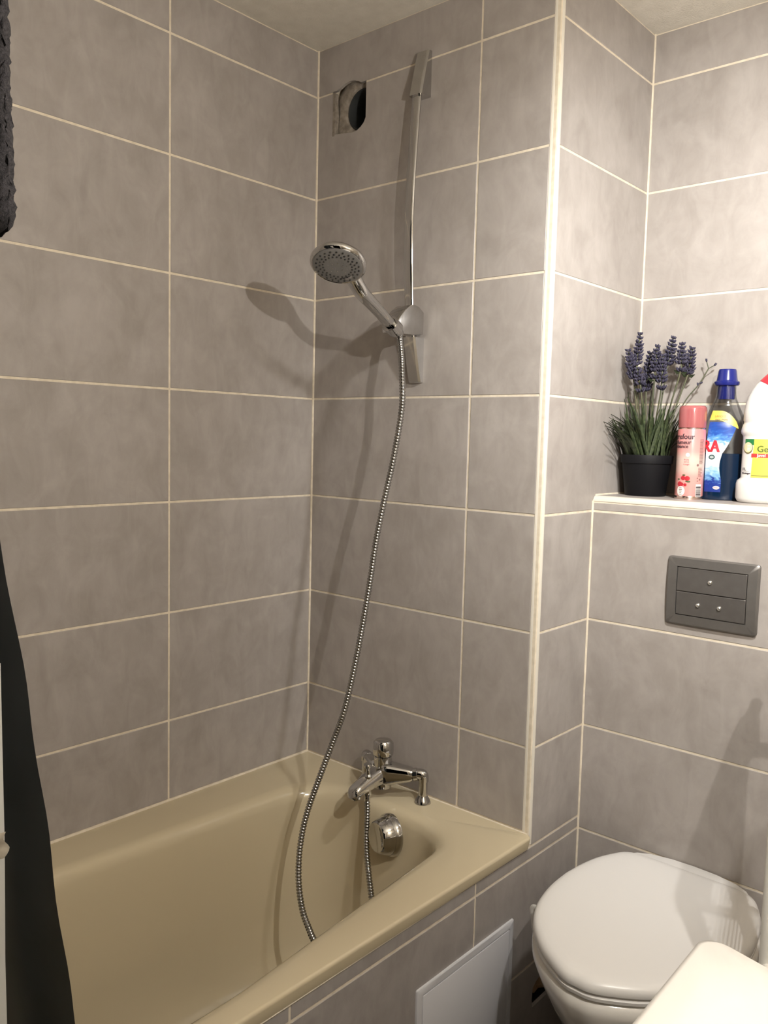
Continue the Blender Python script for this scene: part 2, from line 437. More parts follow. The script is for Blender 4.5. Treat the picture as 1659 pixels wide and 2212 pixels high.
# ================================================================== BATH
bath = root('bathtub', (.35, -.85, .0), 'beige enamel bathtub set against the two tiled walls', 'bathtub')
def opening(o, zr=1.):
    o2 = o
    return rpoly([(.150 + o, -.108 - o2, .13), (.075 + o * .9, -1.58 + o * 2.2, .17 + o), (.652 - o * .9, -1.58 + o * 2.2, .17 + o),
                  (.636 - o, -.75, .4), (.572 - o, -.100 - o2, .115 + max(0, o) * .35)][::1], 12, 14)
def outer(i, r):
    return rpoly([(.0012 + i * .0, -.0012 - i * .0, .004), (.0012, -1.70 + i, r), (.6940 - i, -1.70 + i, r), (.6955 - i, -.75, .4), (.6985 - i, -.0012 - 0 * i, .006 + r * .3)], 12, 14)
rings = [[(x, y, .5340) for x, y in outer(.0045, .012)], [(x, y, .5545) for x, y in outer(.0, .012)], [(x, y, .5578) for x, y in outer(.0004, .012)],
         [(x, y, .5602) for x, y in outer(.0022, .012)], [(x, y, .5610) for x, y in outer(.0055, .012)],
         [(x, y, .5606) for x, y in opening(-.022)], [(x, y, .5588) for x, y in opening(-.011)], [(x, y, .5540) for x, y in opening(-.002)], [(x, y, .5455) for x, y in opening(.0045)],
         [(x, y, .530) for x, y in opening(.0085)], [(x, y, .49) for x, y in opening(.013)], [(x, y, .40) for x, y in opening(.023)], [(x, y, .30) for x, y in opening(.036)],
         [(x, y, .22) for x, y in opening(.050)], [(x, y, .180) for x, y in opening(.072)], [(x, y, .163) for x, y in opening(.10)], [(x, y, .158) for x, y in opening(.15)]]
bm = BM(); loft(bm, rings, False, True)
build('basin_shell', bm, M['enamel'], bath, angle=60)
# overflow knob
ov = root('overflow', (.390, -.122, .503), 'round chrome overflow knob on the end wall inside the bath', 'overflow')
bm = BM(); lathe(bm, [(.0475, -.008), (.0475, .002), (.0445, .006), (.0435, .008)], (.398, -.122, .504), (-.28, -.96, .06), 40); build('flange', bm, M['chrome'], ov)
bm = BM(); lathe(bm, [(.043, .004), (.043, .010), (.0355, .031), (.0325, .034), (.030, .034), (.028, .0325), (.0, .0325)], (.398, -.122, .504), (-.28, -.96, .06), 40, True, False); build('knob', bm, M['chrome'], ov)

# ================================================================== MIXER TAP
tap = root('bath_mixer', (.335, -.035, ZR), 'chrome two-pillar bath and shower mixer standing on the bath rim', 'tap')
def pillar(x):
    bm = BM(); lathe(bm, [(.0195, 0), (.0195, .002), (.0165, .008), (.0125, .014), (.0105, .018)], (x, -.034, ZR + .0003), (0, 0, 1), 28); p = build('pillar_flange', bm, M['chrome'], tap)
    bm = BM(); lathe(bm, [(.0105, .010), (.0105, .060)], (x, -.034, ZR), (0, 0, 1), 24)
    build('pillar', bm, M['chrome'], tap)
    s = 1 if x > .335 else -1
    bm = BM(); tube(bm, catmull([(x, -.034, ZR + .052), (x, -.034, ZR + .060), (x - s * .0012, -.0350, ZR + .0665), (x - s * .008, -.0395, ZR + .0680), (x - s * .014, -.0435, ZR + .0670)], 4), .0125, 20); build('elbow', bm, M['chrome'], tap)
    bm = BM(); d = Vector((-s * .85, -.50, -.20)); lathe(bm, [(.0130, 0), (.0150, .001), (.0150, .010), (.0140, .011)], (x - s * .0105, -.0415, ZR + .0673), d, 24); build('union_nut', bm, M['chrome'], tap)
pillar(.4245); pillar(.2455)
# body: vertical barrel + two tapering arms + spout
BX, BY = .335, -.075
bm = BM(); lathe(bm, [(.012, -.034), (.021, -.031), (.0225, -.022), (.0225, .020), (.0215, .036), (.0205, .044)], (BX, BY, ZR + .056), (0, 0, 1), 32); build('barrel', bm, M['chrome'], tap)
bm = BM(); lathe(bm, [(.020, .0), (.0205, .0015), (.0240, .003), (.0250, .012), (.0240, .030), (.019, .036), (.008, .038), (.0, .038)], (BX, BY, ZR + .101), (0, 0, 1), 32, True, False); build('temperature_knob', bm, M['chrome'], tap)
def limb(bm, a, b, a_w, a_h, b_w, b_h, n=10, pw=3.2):
    a, b = Vector(a), Vector(b); d = (b - a).normalized(); s = d.cross(Vector((0, 0, 1))).normalized(); up = s.cross(d)
    rings = []
    for k in range(n + 1):
        t = k / n; w = a_w + (b_w - a_w) * t; h = a_h + (b_h - a_h) * t; c = a.lerp(b, t)
        if k in (0, n): w *= .9; h *= .9
        r = []
        for i in range(24):
            q = 2 * math.pi * i / 24; cx, sy = math.cos(q), math.sin(q)
            r.append(c + s * (w * math.copysign(abs(cx) ** (2 / pw), cx)) + up * (h * math.copysign(abs(sy) ** (2 / pw), sy)))
        rings.append(r)
    loft(bm, rings)
for s in (1, -1):
    bm = BM(); limb(bm, (BX + s * .006, BY - .002, ZR + .061), (BX + s * .0705, -.0470, ZR + .0655), .026, .029, .0150, .0145); build('arm', bm, M['chrome'], tap)
bm = BM()
sp = [((BX, BY - .004, ZR + .060), .023, .027), ((BX - .002, BY - .03, ZR + .055), .0215, .0235), ((BX - .004, BY - .065, ZR + .045), .019, .0185), ((BX - .005, BY - .086, ZR + .039), .0175, .0165), ((BX - .0053, BY - .097, ZR + .036), .0150, .0150), ((BX - .0055, BY - .102, ZR + .034), .009, .009)]
rings = []
for (c, w, h) in sp:
    rings.append([Vector(c) + Vector((w * math.copysign(abs(math.cos(q)) ** .8, math.cos(q)), 0, 0)) + Vector((0, .30, .95)) * (h * math.copysign(abs(math.sin(q)) ** .8, math.sin(q))) for q in [2 * math.pi * i / 28 for i in range(28)]])
loft(bm, rings); build('spout', bm, M['chrome'], tap)
bm = BM(); lathe(bm, [(.0115, .004), (.0115, -.010), (.0095, -.012), (.009, -.006)], (BX - .005, BY - .088, ZR + .031), (0, -.25, 1), 24, False, False); build('aerator', bm, M['chrome'], tap)
bm = BM(); lathe(bm, [(.0085, -.004), (.0085, .004), (.005, .008), (.0048, .022), (.0085, .027), (.0092, .031), (.0075, .034), (.0, .035)], (BX + .002, BY - .052, ZR + .063), (0, -.15, 1), 24, True, False); build('diverter_knob', bm, M['chrome'], tap)
HX, HY = BX - .003, BY - .050
bm = BM(); lathe(bm, [(.0095, .0), (.0105, -.002), (.0105, -.016), (.0085, -.019), (.0078, -.030)], (HX, HY, ZR + .036), (0, 0, 1), 20); build('hose_union', bm, M['chrome'], tap)

# ================================================================== SHOWER RAIL
rail = root('shower_rail', (.342, 0, 1.535), 'tall chrome shower rail screwed to the tiled back wall', 'shower rail')
def bracket(z_thin, z_thick):
    bm = BM(); n = 6
    def sec(z, dep, hw):
        return [Vector((.3435 + p, q, z)) for p, q in [(hw, 0), (hw - .001, -dep + .004), (hw - .005, -dep), (-hw + .005, -dep), (-hw + .001, -dep + .004), (-hw, 0)]]
    secs = []
    for k in range(n + 1):
        t = k / n; z = z_thin + (z_thick - z_thin) * t
        secs.append(sec(z, .011 + .024 * t ** .9, .0190))
    secs = [sec(z_thin + (.002 if z_thin > z_thick else -.002), .007, .0165)] + secs
    loft(bm, secs); return build('wall_bracket', bm, M['chrome'], rail, angle=30)
bracket(2.266, 2.166); bracket(1.534, 1.634)
bm = BM(); rp = [(.3425, -.0225, 2.20), (.3425, -.030, 2.10), (.3425, -.038, 1.98), (.3425, -.0405, 1.88), (.3425, -.0375, 1.78), (.3425, -.030, 1.68), (.3425, -.0235, 1.60)]
pts = catmull(rp, 6); rings = []
for p in pts:
    rings.append([p + Vector(((.0128 * math.copysign(abs(math.cos(q)) ** .7, math.cos(q))), .0050 * math.sin(q), 0)) for q in [2 * math.pi * i / 20 for i in range(20)]])
loft(bm, rings); build('rail_bar', bm, M['chrome'], rail)
# slider with holder
sl = BM()
prof = [(-.012, 1.640), (-.012, 1.690), (-.030, 1.701), (-.045, 1.7035), (-.062, 1.700), (-.080, 1.688), (-.095, 1.672), (-.104, 1.660), (-.108, 1.650), (-.106, 1.637), (-.080, 1.634), (-.050, 1.635)]
prism(sl, prof, .044, lambda u, v, w: Vector((.327 + w, u, v)), .004); build('slider', sl, M['chrome'], rail, angle=30)
HD = Vector((.404, -.328, 1.737))          # centre of the head's face
HO = Vector((.368, -.116, 1.646))          # holder
hdir = (HD - HO).normalized()
bm = BM()
u, v, d = frame(hdir)
arcp = [HO + (Vector((1, 0, 0)) * math.cos(a) * 1. + Vector((0, -.42, -.9)) * math.sin(a)) * .0 for a in (0,)]
def cring(r0, r1, h0, h1, a0, a1, n=18):
    rr = []
    for k in range(n + 1):
        a = math.radians(a0 + (a1 - a0) * k / n); dd = u * math.cos(a) + v * math.sin(a)
        rr.append([HO + dd * r0 + d * h0, HO + dd * r1 + d * h0, HO + dd * r1 + d * h1, HO + dd * r0 + d * h1])
    loft(bm, rr)
cring(.0135, .0185, -.012, .014, -150, 150)
build('holder_fork', bm, M['chrome'], rail)
bm = BM(); lathe(bm, [(.012, 0), (.014, .002), (.014, .022), (.012, .024)], (.355, -.098, 1.655), (-1, -.25, 0), 20); build('holder_knob', bm, M['chrome'], rail)

# ================================================================== HAND SHOWER + HOSE
fn = Vector((.25, -.41, -.875)).normalized()      # the face looks this way
hs = root('hand_shower', HO, 'chrome hand shower with a round grey perforated face hanging on the slider', 'hand shower')
bm = BM(); lathe(bm, [(.0455, .0012), (.0480, -.0005), (.0515, .0005), (.0548, -.002), (.0560, -.004), (.0560, -.009), (.0535, -.014), (.044, -.020), (.025, -.025), (.0, -.026)], HD, fn, 48, False, False); build('head_shell', bm, M['chrome'], hs)
bm = BM(); lathe(bm, [(.049, -.004), (.049, .0006), (.0465, .0016), (.020, .0028), (.012, .0024), (.0, .0024)], HD, fn, 48, False, False); build('spray_plate', bm, M['greyface'], hs, label='grey spray plate')
fu, fv, fd = frame(fn)
bm = BM()
for r, nn, ph in ((.0425, 22, 0), (.0355, 22, .5), (.0290, 22, 0)):
    for k in range(nn):
        a = 2 * math.pi * (k + ph) / nn; c = HD + (fu * math.cos(a) + fv * math.sin(a)) * r
        lathe(bm, [(.0019, .0008), (.0019, .0028), (.0013, .0036)], c, fn, 8)
tag(build('nozzles', bm, M['rubber'], hs), 'small black rubber nozzles', kind='stuff')
bm = BM()
for r, nn, rr_ in ((.0115, 6, .0014), (.0195, 12, .0009)):
    for k in range(nn):
        a = 2 * math.pi * (k + .3) / nn; c = HD + (fu * math.cos(a) + fv * math.sin(a)) * r
        lathe(bm, [(rr_, .001), (rr_, .0034), (rr_ * .5, .0038)], c, fn, 8)
tag(build('inner_nozzles', bm, M['chrome'], hs), 'tiny chrome inner jets', kind='stuff')
# handle: from the holder up to the back of the head
p_end = HD - fn * .012 + (HO - HD).normalized() * .030
hp = catmull([HO - hdir * .012, HO + hdir * .03, HO + hdir * .09, HO + hdir * .14, p_end + (HO - HD).normalized() * .022, p_end], 6)
rad = []
for i in range(len(hp)):
    t = i / (len(hp) - 1); rad.append(.0108 + .0045 * min(1, t * 1.6) + .006 * max(0, (t - .70) / .30))
bm = BM(); tube(bm, hp, rad, 24, True, 1.12, .92); build('handle', bm, M['chrome'], hs)
bm = BM(); lathe(bm, [(.0112, 0), (.0122, -.003), (.0122, -.012), (.0105, -.022), (.0085, -.026)], HO - hdir * .008, hdir, 24); build('hose_cone', bm, M['chrome'], hs)
hose_pts = [tuple(HO - hdir * .030), (.3765, -.101, 1.615), (.390, -.112, 1.585), (.4041, -.1253, 1.5502), (.4118, -.1312, 1.4705), (.3987, -.1393, 1.3604), (.3826, -.148, 1.2689), (.3691, -.157, 1.1766), (.3625, -.165, 1.0943),
            (.3552, -.1767, 1.0016), (.3482, -.1917, .9091), (.3345, -.2083, .8048), (.3121, -.22, .728), (.2945, -.244, .6446), (.2799, -.268, .562), (.2839, -.290, .4961),
            (.3058, -.3133, .4386), (.3384, -.3333, .3966), (.3716, -.3467, .3746), (.416, -.36, .356), (.462, -.345, .342), (.482, -.300, .334), (.466, -.250, .345), (.430, -.208, .378), (.392, -.178, .420),
            (.360, -.153, .462), (.345, -.138, .500), (.3365, -.128, .545), (HX, HY, ZR + .010)]
cp = catmull(hose_pts, 24)
# resample at equal steps so that every ring of the hose has the same pitch
L = [0.]
for a, b in zip(cp, cp[1:]): L.append(L[-1] + (b - a).length)
step = .0011; pts = []; j = 0
s = 0.
while s <= L[-1]:
    while j < len(L) - 2 and L[j + 1] < s: j += 1
    f = (s - L[j]) / max(1e-9, L[j + 1] - L[j]); pts.append(cp[j].lerp(cp[j + 1], f)); s += step
pat = [.0055, .0067, .0071, .0071, .0067, .0055]
bm = BM(); tube(bm, pts, [pat[i % 6] for i in range(len(pts))], 14)
ho = build('shower_hose', bm, M['chrome2'], None, loc=hose_pts[0], angle=80)
tag(ho, 'long ribbed chrome shower hose looping from the hand shower into the bath', 'hose')

# ================================================================== FLUSH PLATE
fx0, fx1, fz0, fz1 = .8742, 1.0622, 1.0238, 1.1692
fp = root('flush_plate', ((fx0 + fx1) / 2, DC, fz0), 'satin grey dual flush plate on the cistern wall above the toilet', 'flush plate')
mid = 1.0965
bm = BM(); nx = 16
def face_y(x, z):
    t = (x - fx0) / (fx1 - fx0) * 2 - 1; q = (z - fz0) / (fz1 - fz0) * 2 - 1
    return DC - .0125 + .0035 * q * q + .001 * t * t
bx0, bx1, bz0, bz1 = .8962, 1.0402, 1.0458, 1.1476
def fr(i, y=None, r=.006):
    return rpoly([(fx0 + i, fz0 + i, r), (fx1 - i, fz0 + i, r), (fx1 - i, fz1 - i, r), (fx0 + i, fz1 - i, r)], 4, 8)
def irr(i): return rpoly([(bx0 + i, bz0 + i, .001), (bx1 - i, bz0 + i, .001), (bx1 - i, bz1 - i, .001), (bx0 + i, bz1 - i, .001)], 4, 8)
rg = [[(x, DC, z) for x, z in fr(0)], [(x, face_y(x, z) + .003, z) for x, z in fr(0)], [(x, face_y(x, z), z) for x, z in fr(.003)], [(x, face_y(x, z), z) for x, z in irr(-.001)], [(x, face_y(x, z) + .004, z) for x, z in irr(0)]]
loft(bm, rg, True, True); build('plate_frame', bm, M['satin'], fp, angle=35)
def button(z0, z1, dots):
    bm = BM(); gx = .0010
    rings = []
    r0 = lambda i: rpoly([(bx0 + gx + i, z0 + i, .0008), (bx1 - gx - i, z0 + i, .0008), (bx1 - gx - i, z1 - i, .0008), (bx0 + gx + i, z1 - i, .0008)], 3, 8)
    loft(bm, [[(x, face_y(x, z) + .004, z) for x, z in r0(0)], [(x, face_y(x, z) + .0006, z) for x, z in r0(0)], [(x, face_y(x, z) - .0002, z) for x, z in r0(.0008)]])
    b = build('flush_button', bm, M['satin2'], fp, angle=35)
    for x in dots:
        zc = (z0 + z1) / 2
        bm = BM(); lathe(bm, [(.0048, 0), (.0046, .0014), (.0036, .0030), (.0018, .0040), (.0, .0042)], (x, face_y(x, zc) + .0002, zc), (0, -1, 0), 16, True, False); build('button_dot', bm, M['dot'], b)
button(mid + .0008, bz1 - .001, [.9665]); button(bz0 + .001, mid - .0008, [.9440, .9880])

# ================================================================== ACCESS PANEL
ap = root('access_panel', (W, -.21, .09), 'grey-white plastic access hatch in the tiled bath apron', 'access panel')
ay0, ay1, az0, az1 = -.375, -.049, .085, .394
bm = BM()
def ar(i, r=.003): return rpoly([(ay0 + i, az0 + i, r), (ay1 - i, az0 + i, r), (ay1 - i, az1 - i, r), (ay0 + i, az1 - i, r)], 3, 4)
loft(bm, [[(W, y, z) for y, z in ar(0)], [(W + .0035, y, z) for y, z in ar(.0005)], [(W + .0045, y, z) for y, z in ar(.002)], [(W + .0045, y, z) for y, z in ar(.015)], [(W + .002, y, z) for y, z in ar(.0155)]], True, True); build('hatch_frame', bm, M['door'], ap, angle=30)
bm = BM(); box(bm, W + .001, W + .0046, ay0 + .0178, ay1 - .0178, az0 + .0178, az1 - .0178, .0012, 2); build('hatch_door', bm, M['door'], ap)

# ================================================================== TOILET
TX = .966; TY = -.007
to = root('toilet', (TX, DC, .0), 'white wall-hung toilet with closed lid under the flush plate', 'toilet')
half = [(p, q + (-.007 if q < .1 else -.001)) for p, q in [(0, -.2895), (.020, -.2885), (.046, -.2775), (.0915, -.247), (.127, -.212), (.153, -.174), (.1735, -.126), (.187, -.060), (.190, .0), (.1880, .03), (.183, .07), (.171, .115), (.148, .165), (.132, .183), (.112, .191)]]
def smooth_half(n=40):
    c = catmull([(p, q, 0) for p, q in half], 6)
    return [(v.x, v.y) for v in c]
hl = smooth_half()
def lid_out(i=0., back=.186):
    """closed outline, inset i, straight back edge"""
    pts = []
    cx, cy = 0, -.02
    L_ = [(-x, y) for x, y in hl[::-1]] + hl[1:]
    sc = []
    for x, y in L_:
        r = math.hypot(x - cx, y - cy); k = (r - i) / r
        sc.append((TX + cx + (x - cx) * k, cy + (y - cy) * k))
    e = sc[-1]; b = []
    yb = back - i
    # rounded back corners and straight back edge
    yb = e[1] + .002
    b = [(e[0] - .012, yb)] + [(TX + (e[0] - TX - .012) * f, yb) for f in (.6, .2, -.2, -.6)] + [(2 * TX - e[0] + .012, yb)]
    return sc + b
def ringz(o, z, dome=0.): return [(x, y, z + dome) for x, y in o]
LZ = .513
bm = BM()
loft(bm, [ringz(lid_out(.006), LZ - .021), ringz(lid_out(.001), LZ - .020), ringz(lid_out(0), LZ - .015), ringz(lid_out(.0015), LZ - .008), ringz(lid_out(.006), LZ - .003), ringz(lid_out(.014), LZ), ringz(lid_out(.03), LZ + .0012), ringz(lid_out(.06), LZ + .0022), ringz(lid_out(.10), LZ + .0028), ringz(lid_out(.14), LZ + .003)])
build('lid', bm, M['whitelid'], to, angle=50)
bm = BM(); loft(bm, [ringz(lid_out(.010), LZ - .036), ringz(lid_out(.003), LZ - .034), ringz(lid_out(.002), LZ - .028), ringz(lid_out(.008), LZ - .0235)]); build('seat', bm, M['whitelid'], to, angle=50)
# ceramic body: ring shapes shrinking towards the wall
def bowl_ring(sx, sy, z, yb=DC + .0, tip=0.):
    o = []
    L_ = [(-x, y) for x, y in hl[::-1]] + hl[1:]
    for x, y in L_:
        yy = yb - .0535 - (.172 - y) * sy if True else y
        o.append((TX + x * sx, yb - (DC - y) * sy))
    e = o[-1]
    o += [(e[0], yb - .012), (e[0] - .004, yb)] + [(TX + (e[0] - TX - .004) * f, yb) for f in (.6, .2, -.2, -.6)] + [(2 * TX - e[0] + .004, yb), (2 * TX - e[0], yb - .012)]
    return [(p, q, z) for p, q in o]
bm = BM()
loft(bm, [bowl_ring(.42, .46, .10), bowl_ring(.50, .52, .12), bowl_ring(.60, .61, .17), bowl_ring(.70, .71, .23), bowl_ring(.815, .818, .30), bowl_ring(.905, .90, .36), bowl_ring(.968, .958, .41), bowl_ring(1.008, .995, .450), bowl_ring(1.006, .995, .466), bowl_ring(.99, .982, .4745), bowl_ring(.96, .96, .4765)])
build('bowl', bm, M['white'], to, angle=60)
bk = [(0, .2250), (.05, .2225), (.092, .2125), (.118, .198), (.132, .180)]
dk = [(-.125, .145), (.125, .145)] + bk[:0:-1] + [(0, .2250)] + [(-x, y) for x, y in bk[1:]]
dk2 = lambda i, z: [(TX + x * (1 - i / .15), y + (i if y < .16 else -i)) + (z,) for x, y in dk]
bm = BM(); loft(bm, [dk2(.004, .470), dk2(0, .476), dk2(0, .502), dk2(.0025, .5065), dk2(.007, .508)]); build('rear_deck', bm, M['whitelid'], to, angle=40)
for s in (-1, 1):
    bm = BM(); lathe(bm, [(.011, -.02), (.011, .02)], (TX + s * .075, .178, .498), (1, 0, 0), 16); build('hinge', bm, M['whitelid'], to)
# hanger hooked over the rim
rh = root('rim_block_hanger', (.788, -.125, .43), 'thin white plastic hanger hooked over the left rim of the toilet', 'hanger')
bm = BM(); tube(bm, catmull([(.822, -.122, .4782), (.797, -.124, .4795), (.785, -.125, .488), (.7785, -.125, .481), (.783, -.126, .462), (.788, -.126, .430)], 5), .0021, 8, True, 1, 3.0); build('hook', bm, M['whiteplastic'], rh)

# ================================================================== BASIN (near, lower right)
sk = root('washbasin', (XR, -.91, .72), 'white washbasin corner in the lower right foreground, brightly lit', 'sink')
def sko(i, r=.020): 
    return rpoly([(1.2670 + i, -.582 - i, r), (1.281 + i, -1.222 + i, r), (XR, -1.12 + i, .006), (XR, -.706 - i, .006)], 8, 8)
def ski(i, r=.12):
    return rpoly([(1.345 + i, -.685 - i, r), (1.355 + i, -1.135 + i, r), (1.68 - i, -1.075 + i, r), (1.68 - i, -.755 - i, r)], 8, 8)
bm = BM(); cz = lambda o, z: [(x, y, z) for x, y in o]
loft(bm, [cz(sko(.14, .06), .70), cz(sko(.05, .05), .735), cz(sko(.012, .035), .78), cz(sko(.001), .825), cz(sko(.0), .838), cz(sko(.003), .846), cz(sko(.010), .850), cz(ski(-.012), .850), cz(ski(0), .846), cz(ski(.012), .83), cz(ski(.05, .09), .76), cz(ski(.09, .06), .735)])
build('basin_body', bm, M['sink'], sk, angle=50)
bm = BM(); lathe(bm, [(.022, 0), (.022, .002), (.018, .003), (.0, .001)], (1.52, -.915, .735), (0, 0, 1), 24, True, False); build('drain', bm, M['chrome'], sk)

# ================================================================== LAMP (above the basin, outside the frame)
lamp = root('wall_lamp', (XR, -.85, 1.80), 'small halogen wall lamp above the washbasin', 'lamp')
bm = BM(); box(bm, XR - .03, XR, -.90, -.80, 1.75, 1.85, .008, 2); build('lamp_base', bm, M['chrome'], lamp)
for y in (-.85,):
    bm = BM(); tube(bm, [(XR - .02, y, 1.80), (1.607, y, 1.795)], .006, 12); build('lamp_arm', bm, M['chrome'], lamp)
    bm = BM(); bmesh.ops.create_icosphere(bm, subdivisions=2, radius=.008)
    bmesh.ops.translate(bm, verts=bm.verts[:], vec=(1.60, y, 1.795)); build('lamp_capsule', bm, M['glow'], lamp)
# added spotlight without a known source, put in to brighten the toilet niche
spl = root('added_spot', (1.40, -.45, ZC), 'added unseen spotlight that brightens the toilet niche', 'lamp')
sa, sb = Vector((1.40, -.45, 2.0)), Vector((.97, .42, 1.50)); sd = (sb - sa).normalized()
bm = BM(); lathe(bm, [(.04, 0), (.04, -.015), (.008, -.022), (.006, -.325)], (1.40, -.45, ZC), (0, 0, 1), 20); build('added_spot_rod', bm, M['rack'], spl)
bm = BM(); lathe(bm, [(.018, -.060), (.030, -.050), (.038, .0), (.036, .0), (.028, -.045), (.0, -.050)], sa, sd, 28, True, False); build('added_spot_shade', bm, M['rack'], spl)
ld = bpy.data.lights.new('added_spot_light', 'SPOT'); ld.energy = ADDED_SPOT_POWER; ld.color = ADDED_SPOT_COLOR; ld.spot_size = math.radians(113); ld.spot_blend = 1.0; ld.shadow_soft_size = .03
lo = bpy.data.objects.new('added_spot_light', ld); COL.objects.link(lo); lo.parent = spl; lo.location = sa + sd * .004 - Vector(spl.location); lo.rotation_mode = 'QUATERNION'; lo.rotation_quaternion = sd.to_track_quat('-Z', 'Y')

# ================================================================== DRYING RACK (its edge shows at the right margin)
rk = root('drying_rack', (1.30, -.22, 0), 'white wire drying rack beside the toilet, its post at the right edge', 'rack')
A = Vector((1.2105, -.100, 0)); Bp = Vector((1.278, -.352, 0)); off = Vector((.20, .054, 0))
for p in (A, Bp, A + off, Bp + off):
    bm = BM(); lathe(bm, [(.0125, .002), (.0125, 1.10), (.010, 1.105)], p, (0, 0, 1), 16); build('post', bm, M['rack'], rk)
ext = (A - Bp).normalized() * .11
for z in (.70, 1.09):
    for q in (Vector((0, 0, 0)), off):
        bm = BM(); tube(bm, [Bp + q - ext * .2 + Vector((0, 0, z)), A + q + ext * .8 + Vector((0, 0, z))], .009, 10); build('side_rail', bm, M['rack'], rk)
    for q in (A, Bp):
        bm = BM(); tube(bm, [q + Vector((0, 0, z)), q + off + Vector((0, 0, z))], .009, 10); build('cross_rail', bm, M['rack'], rk)
for k in range(13):
    z = .730 + k * .0265
    bm = BM(); tube(bm, [Bp - ext * .1 + Vector((0, 0, z)), A + ext * .6 + Vector((0, 0, z))], .0013, 6); build('wire', bm, M['rack'], rk)
ct = root('hand_towel', (1.24, -.22, .93), 'white hand towel draped over the drying rack beyond the right edge', 'towel')
bm = BM(); rg = []
q0, q1 = Bp + (A - Bp) * .06, A + ext * .45; nrm = Vector((A - Bp).normalized().cross(Vector((0, 0, 1))))
for k in range(25):
    f = k / 24 * 2 - 1; z = 1.103 - .050 * abs(f) ** 1.3; row = []
    for i in range(17):
        p = q0.lerp(q1, i / 16) + nrm * (.013 * max(-1, min(1, f * 6)) + .003 * math.sin(i * 1.3) * abs(f)); row.append(p + Vector((0, 0, z - (.012 * math.sin(i * .4) * abs(f)))))
    rg.append(row)
loft(bm, rg, False, False, closed=False); bmesh.ops.solidify(bm, geom=bm.faces[:], thickness=.003); build('cloth', bm, M['liner'], ct)

# ================================================================== LEDGE OBJECTS
CAM = Vector(cam.location)
def facing(p):
    v = (CAM - Vector(p)); v.z = 0; v.normalize(); r = Vector((-v.y, v.x, 0)); return v, r    # towards viewer, to the viewer's right
# ---- potted lavender
PC = Vector((.7565, .348, ZL)); PK = .955
pl = root('potted_lavender', PC, 'artificial lavender in a black pot at the left end of the ledge', 'plant')
bm = BM(); lathe(bm, [(r * PK, h * PK) for r, h in [(.0, .0), (.046, .0), (.048, .002), (.0575, .078), (.0605, .079), (.0625, .097), (.0615, .099), (.0585, .098), (.0560, .080), (.0550, .078)]], PC, (0, 0, 1), 40, False, False); build('pot', bm, M['pot'], pl)
bm = BM(); lathe(bm, [(.0535, .080), (.03, .084), (.0, .086)], PC, (0, 0, 1), 24, False, False)
for v in bm.verts: v.co.z += random.uniform(-.002, .002)
build('soil', bm, M['soil'], pl)
vw, rt = facing(PC)
def blade_mesh(i, bd=None):
    bm = BM(); n = 7; Ln = 1.; bend = random.uniform(.05, .95) if bd is None else bd; w = .027
    for k in range(n + 1):
        t = k / n; ww = w * (math.sin(math.pi * (.12 + .88 * t)) ** .6) * (1 if t < 1 else .05)
        x = bend * t * t * .6; z = t * (1 - .25 * bend * t)
        a = bm.verts.new((x, -ww, z)); b = bm.verts.new((x + .008, 0, z - .004)); c = bm.verts.new((x, ww, z))
        if k:
            bm.faces.new((pa, pb, b, a)); bm.faces.new((pb, pc, c, b))
        pa, pb, pc = a, b, c
    for f in bm.faces: f.smooth = True
    me = bpy.data.meshes.new('leaf'); bm.to_mesh(me); bm.free(); me.materials.append(M['leaf']); return me
blades = [blade_mesh(i) for i in range(8)]; straight = [blade_mesh(0, .12), blade_mesh(0, .2)]
for k in range(165):
    a = random.uniform(0, 2 * math.pi); r = .046 * math.sqrt(random.random())
    o = bpy.data.objects.new('leaf', random.choice(blades)); COL.objects.link(o); o.parent = pl
    o.location = (r * math.cos(a), r * math.sin(a), .078)
    ln = random.uniform(.095, .158) * (1.0 if r < .03 else .9)
    if k % 6 == 0: ln *= 1.12
    o.scale = (ln, ln * 1.1, ln)
    o.rotation_euler = (random.uniform(-.32, .32), min(.72, r / .046 * .30 + random.uniform(-.2, .2)), a + random.uniform(-.5, .5))
    # keep the leaves clear of the side wall
    if math.cos(a) < -.5: o.rotation_euler[1] *= .35
    if math.cos(a + .17) > .55: o.rotation_euler[1] = min(.16, o.rotation_euler[1] * .5); o.data = straight[k % 2]
spikes = [((.7302, .3369, 1.6566), (.7255, .3347, 1.5742)), ((.7084, .3272, 1.6188), (.7205, .3326, 1.5582)), ((.7259, .335, 1.5848), (.7379, .3403, 1.5264)), ((.7517, .3464, 1.6142), (.748, .3447, 1.5318)),
          ((.766, .3527, 1.6267), (.7636, .3516, 1.5583)), ((.7972, .3664, 1.6494), (.789, .3628, 1.5899)), ((.8145, .374, 1.6315), (.8145, .3741, 1.5741)), ((.8357, .3834, 1.624), (.8302, .381, 1.5689)), ((.7781, .358, 1.6057), (.7778, .3579, 1.532))]
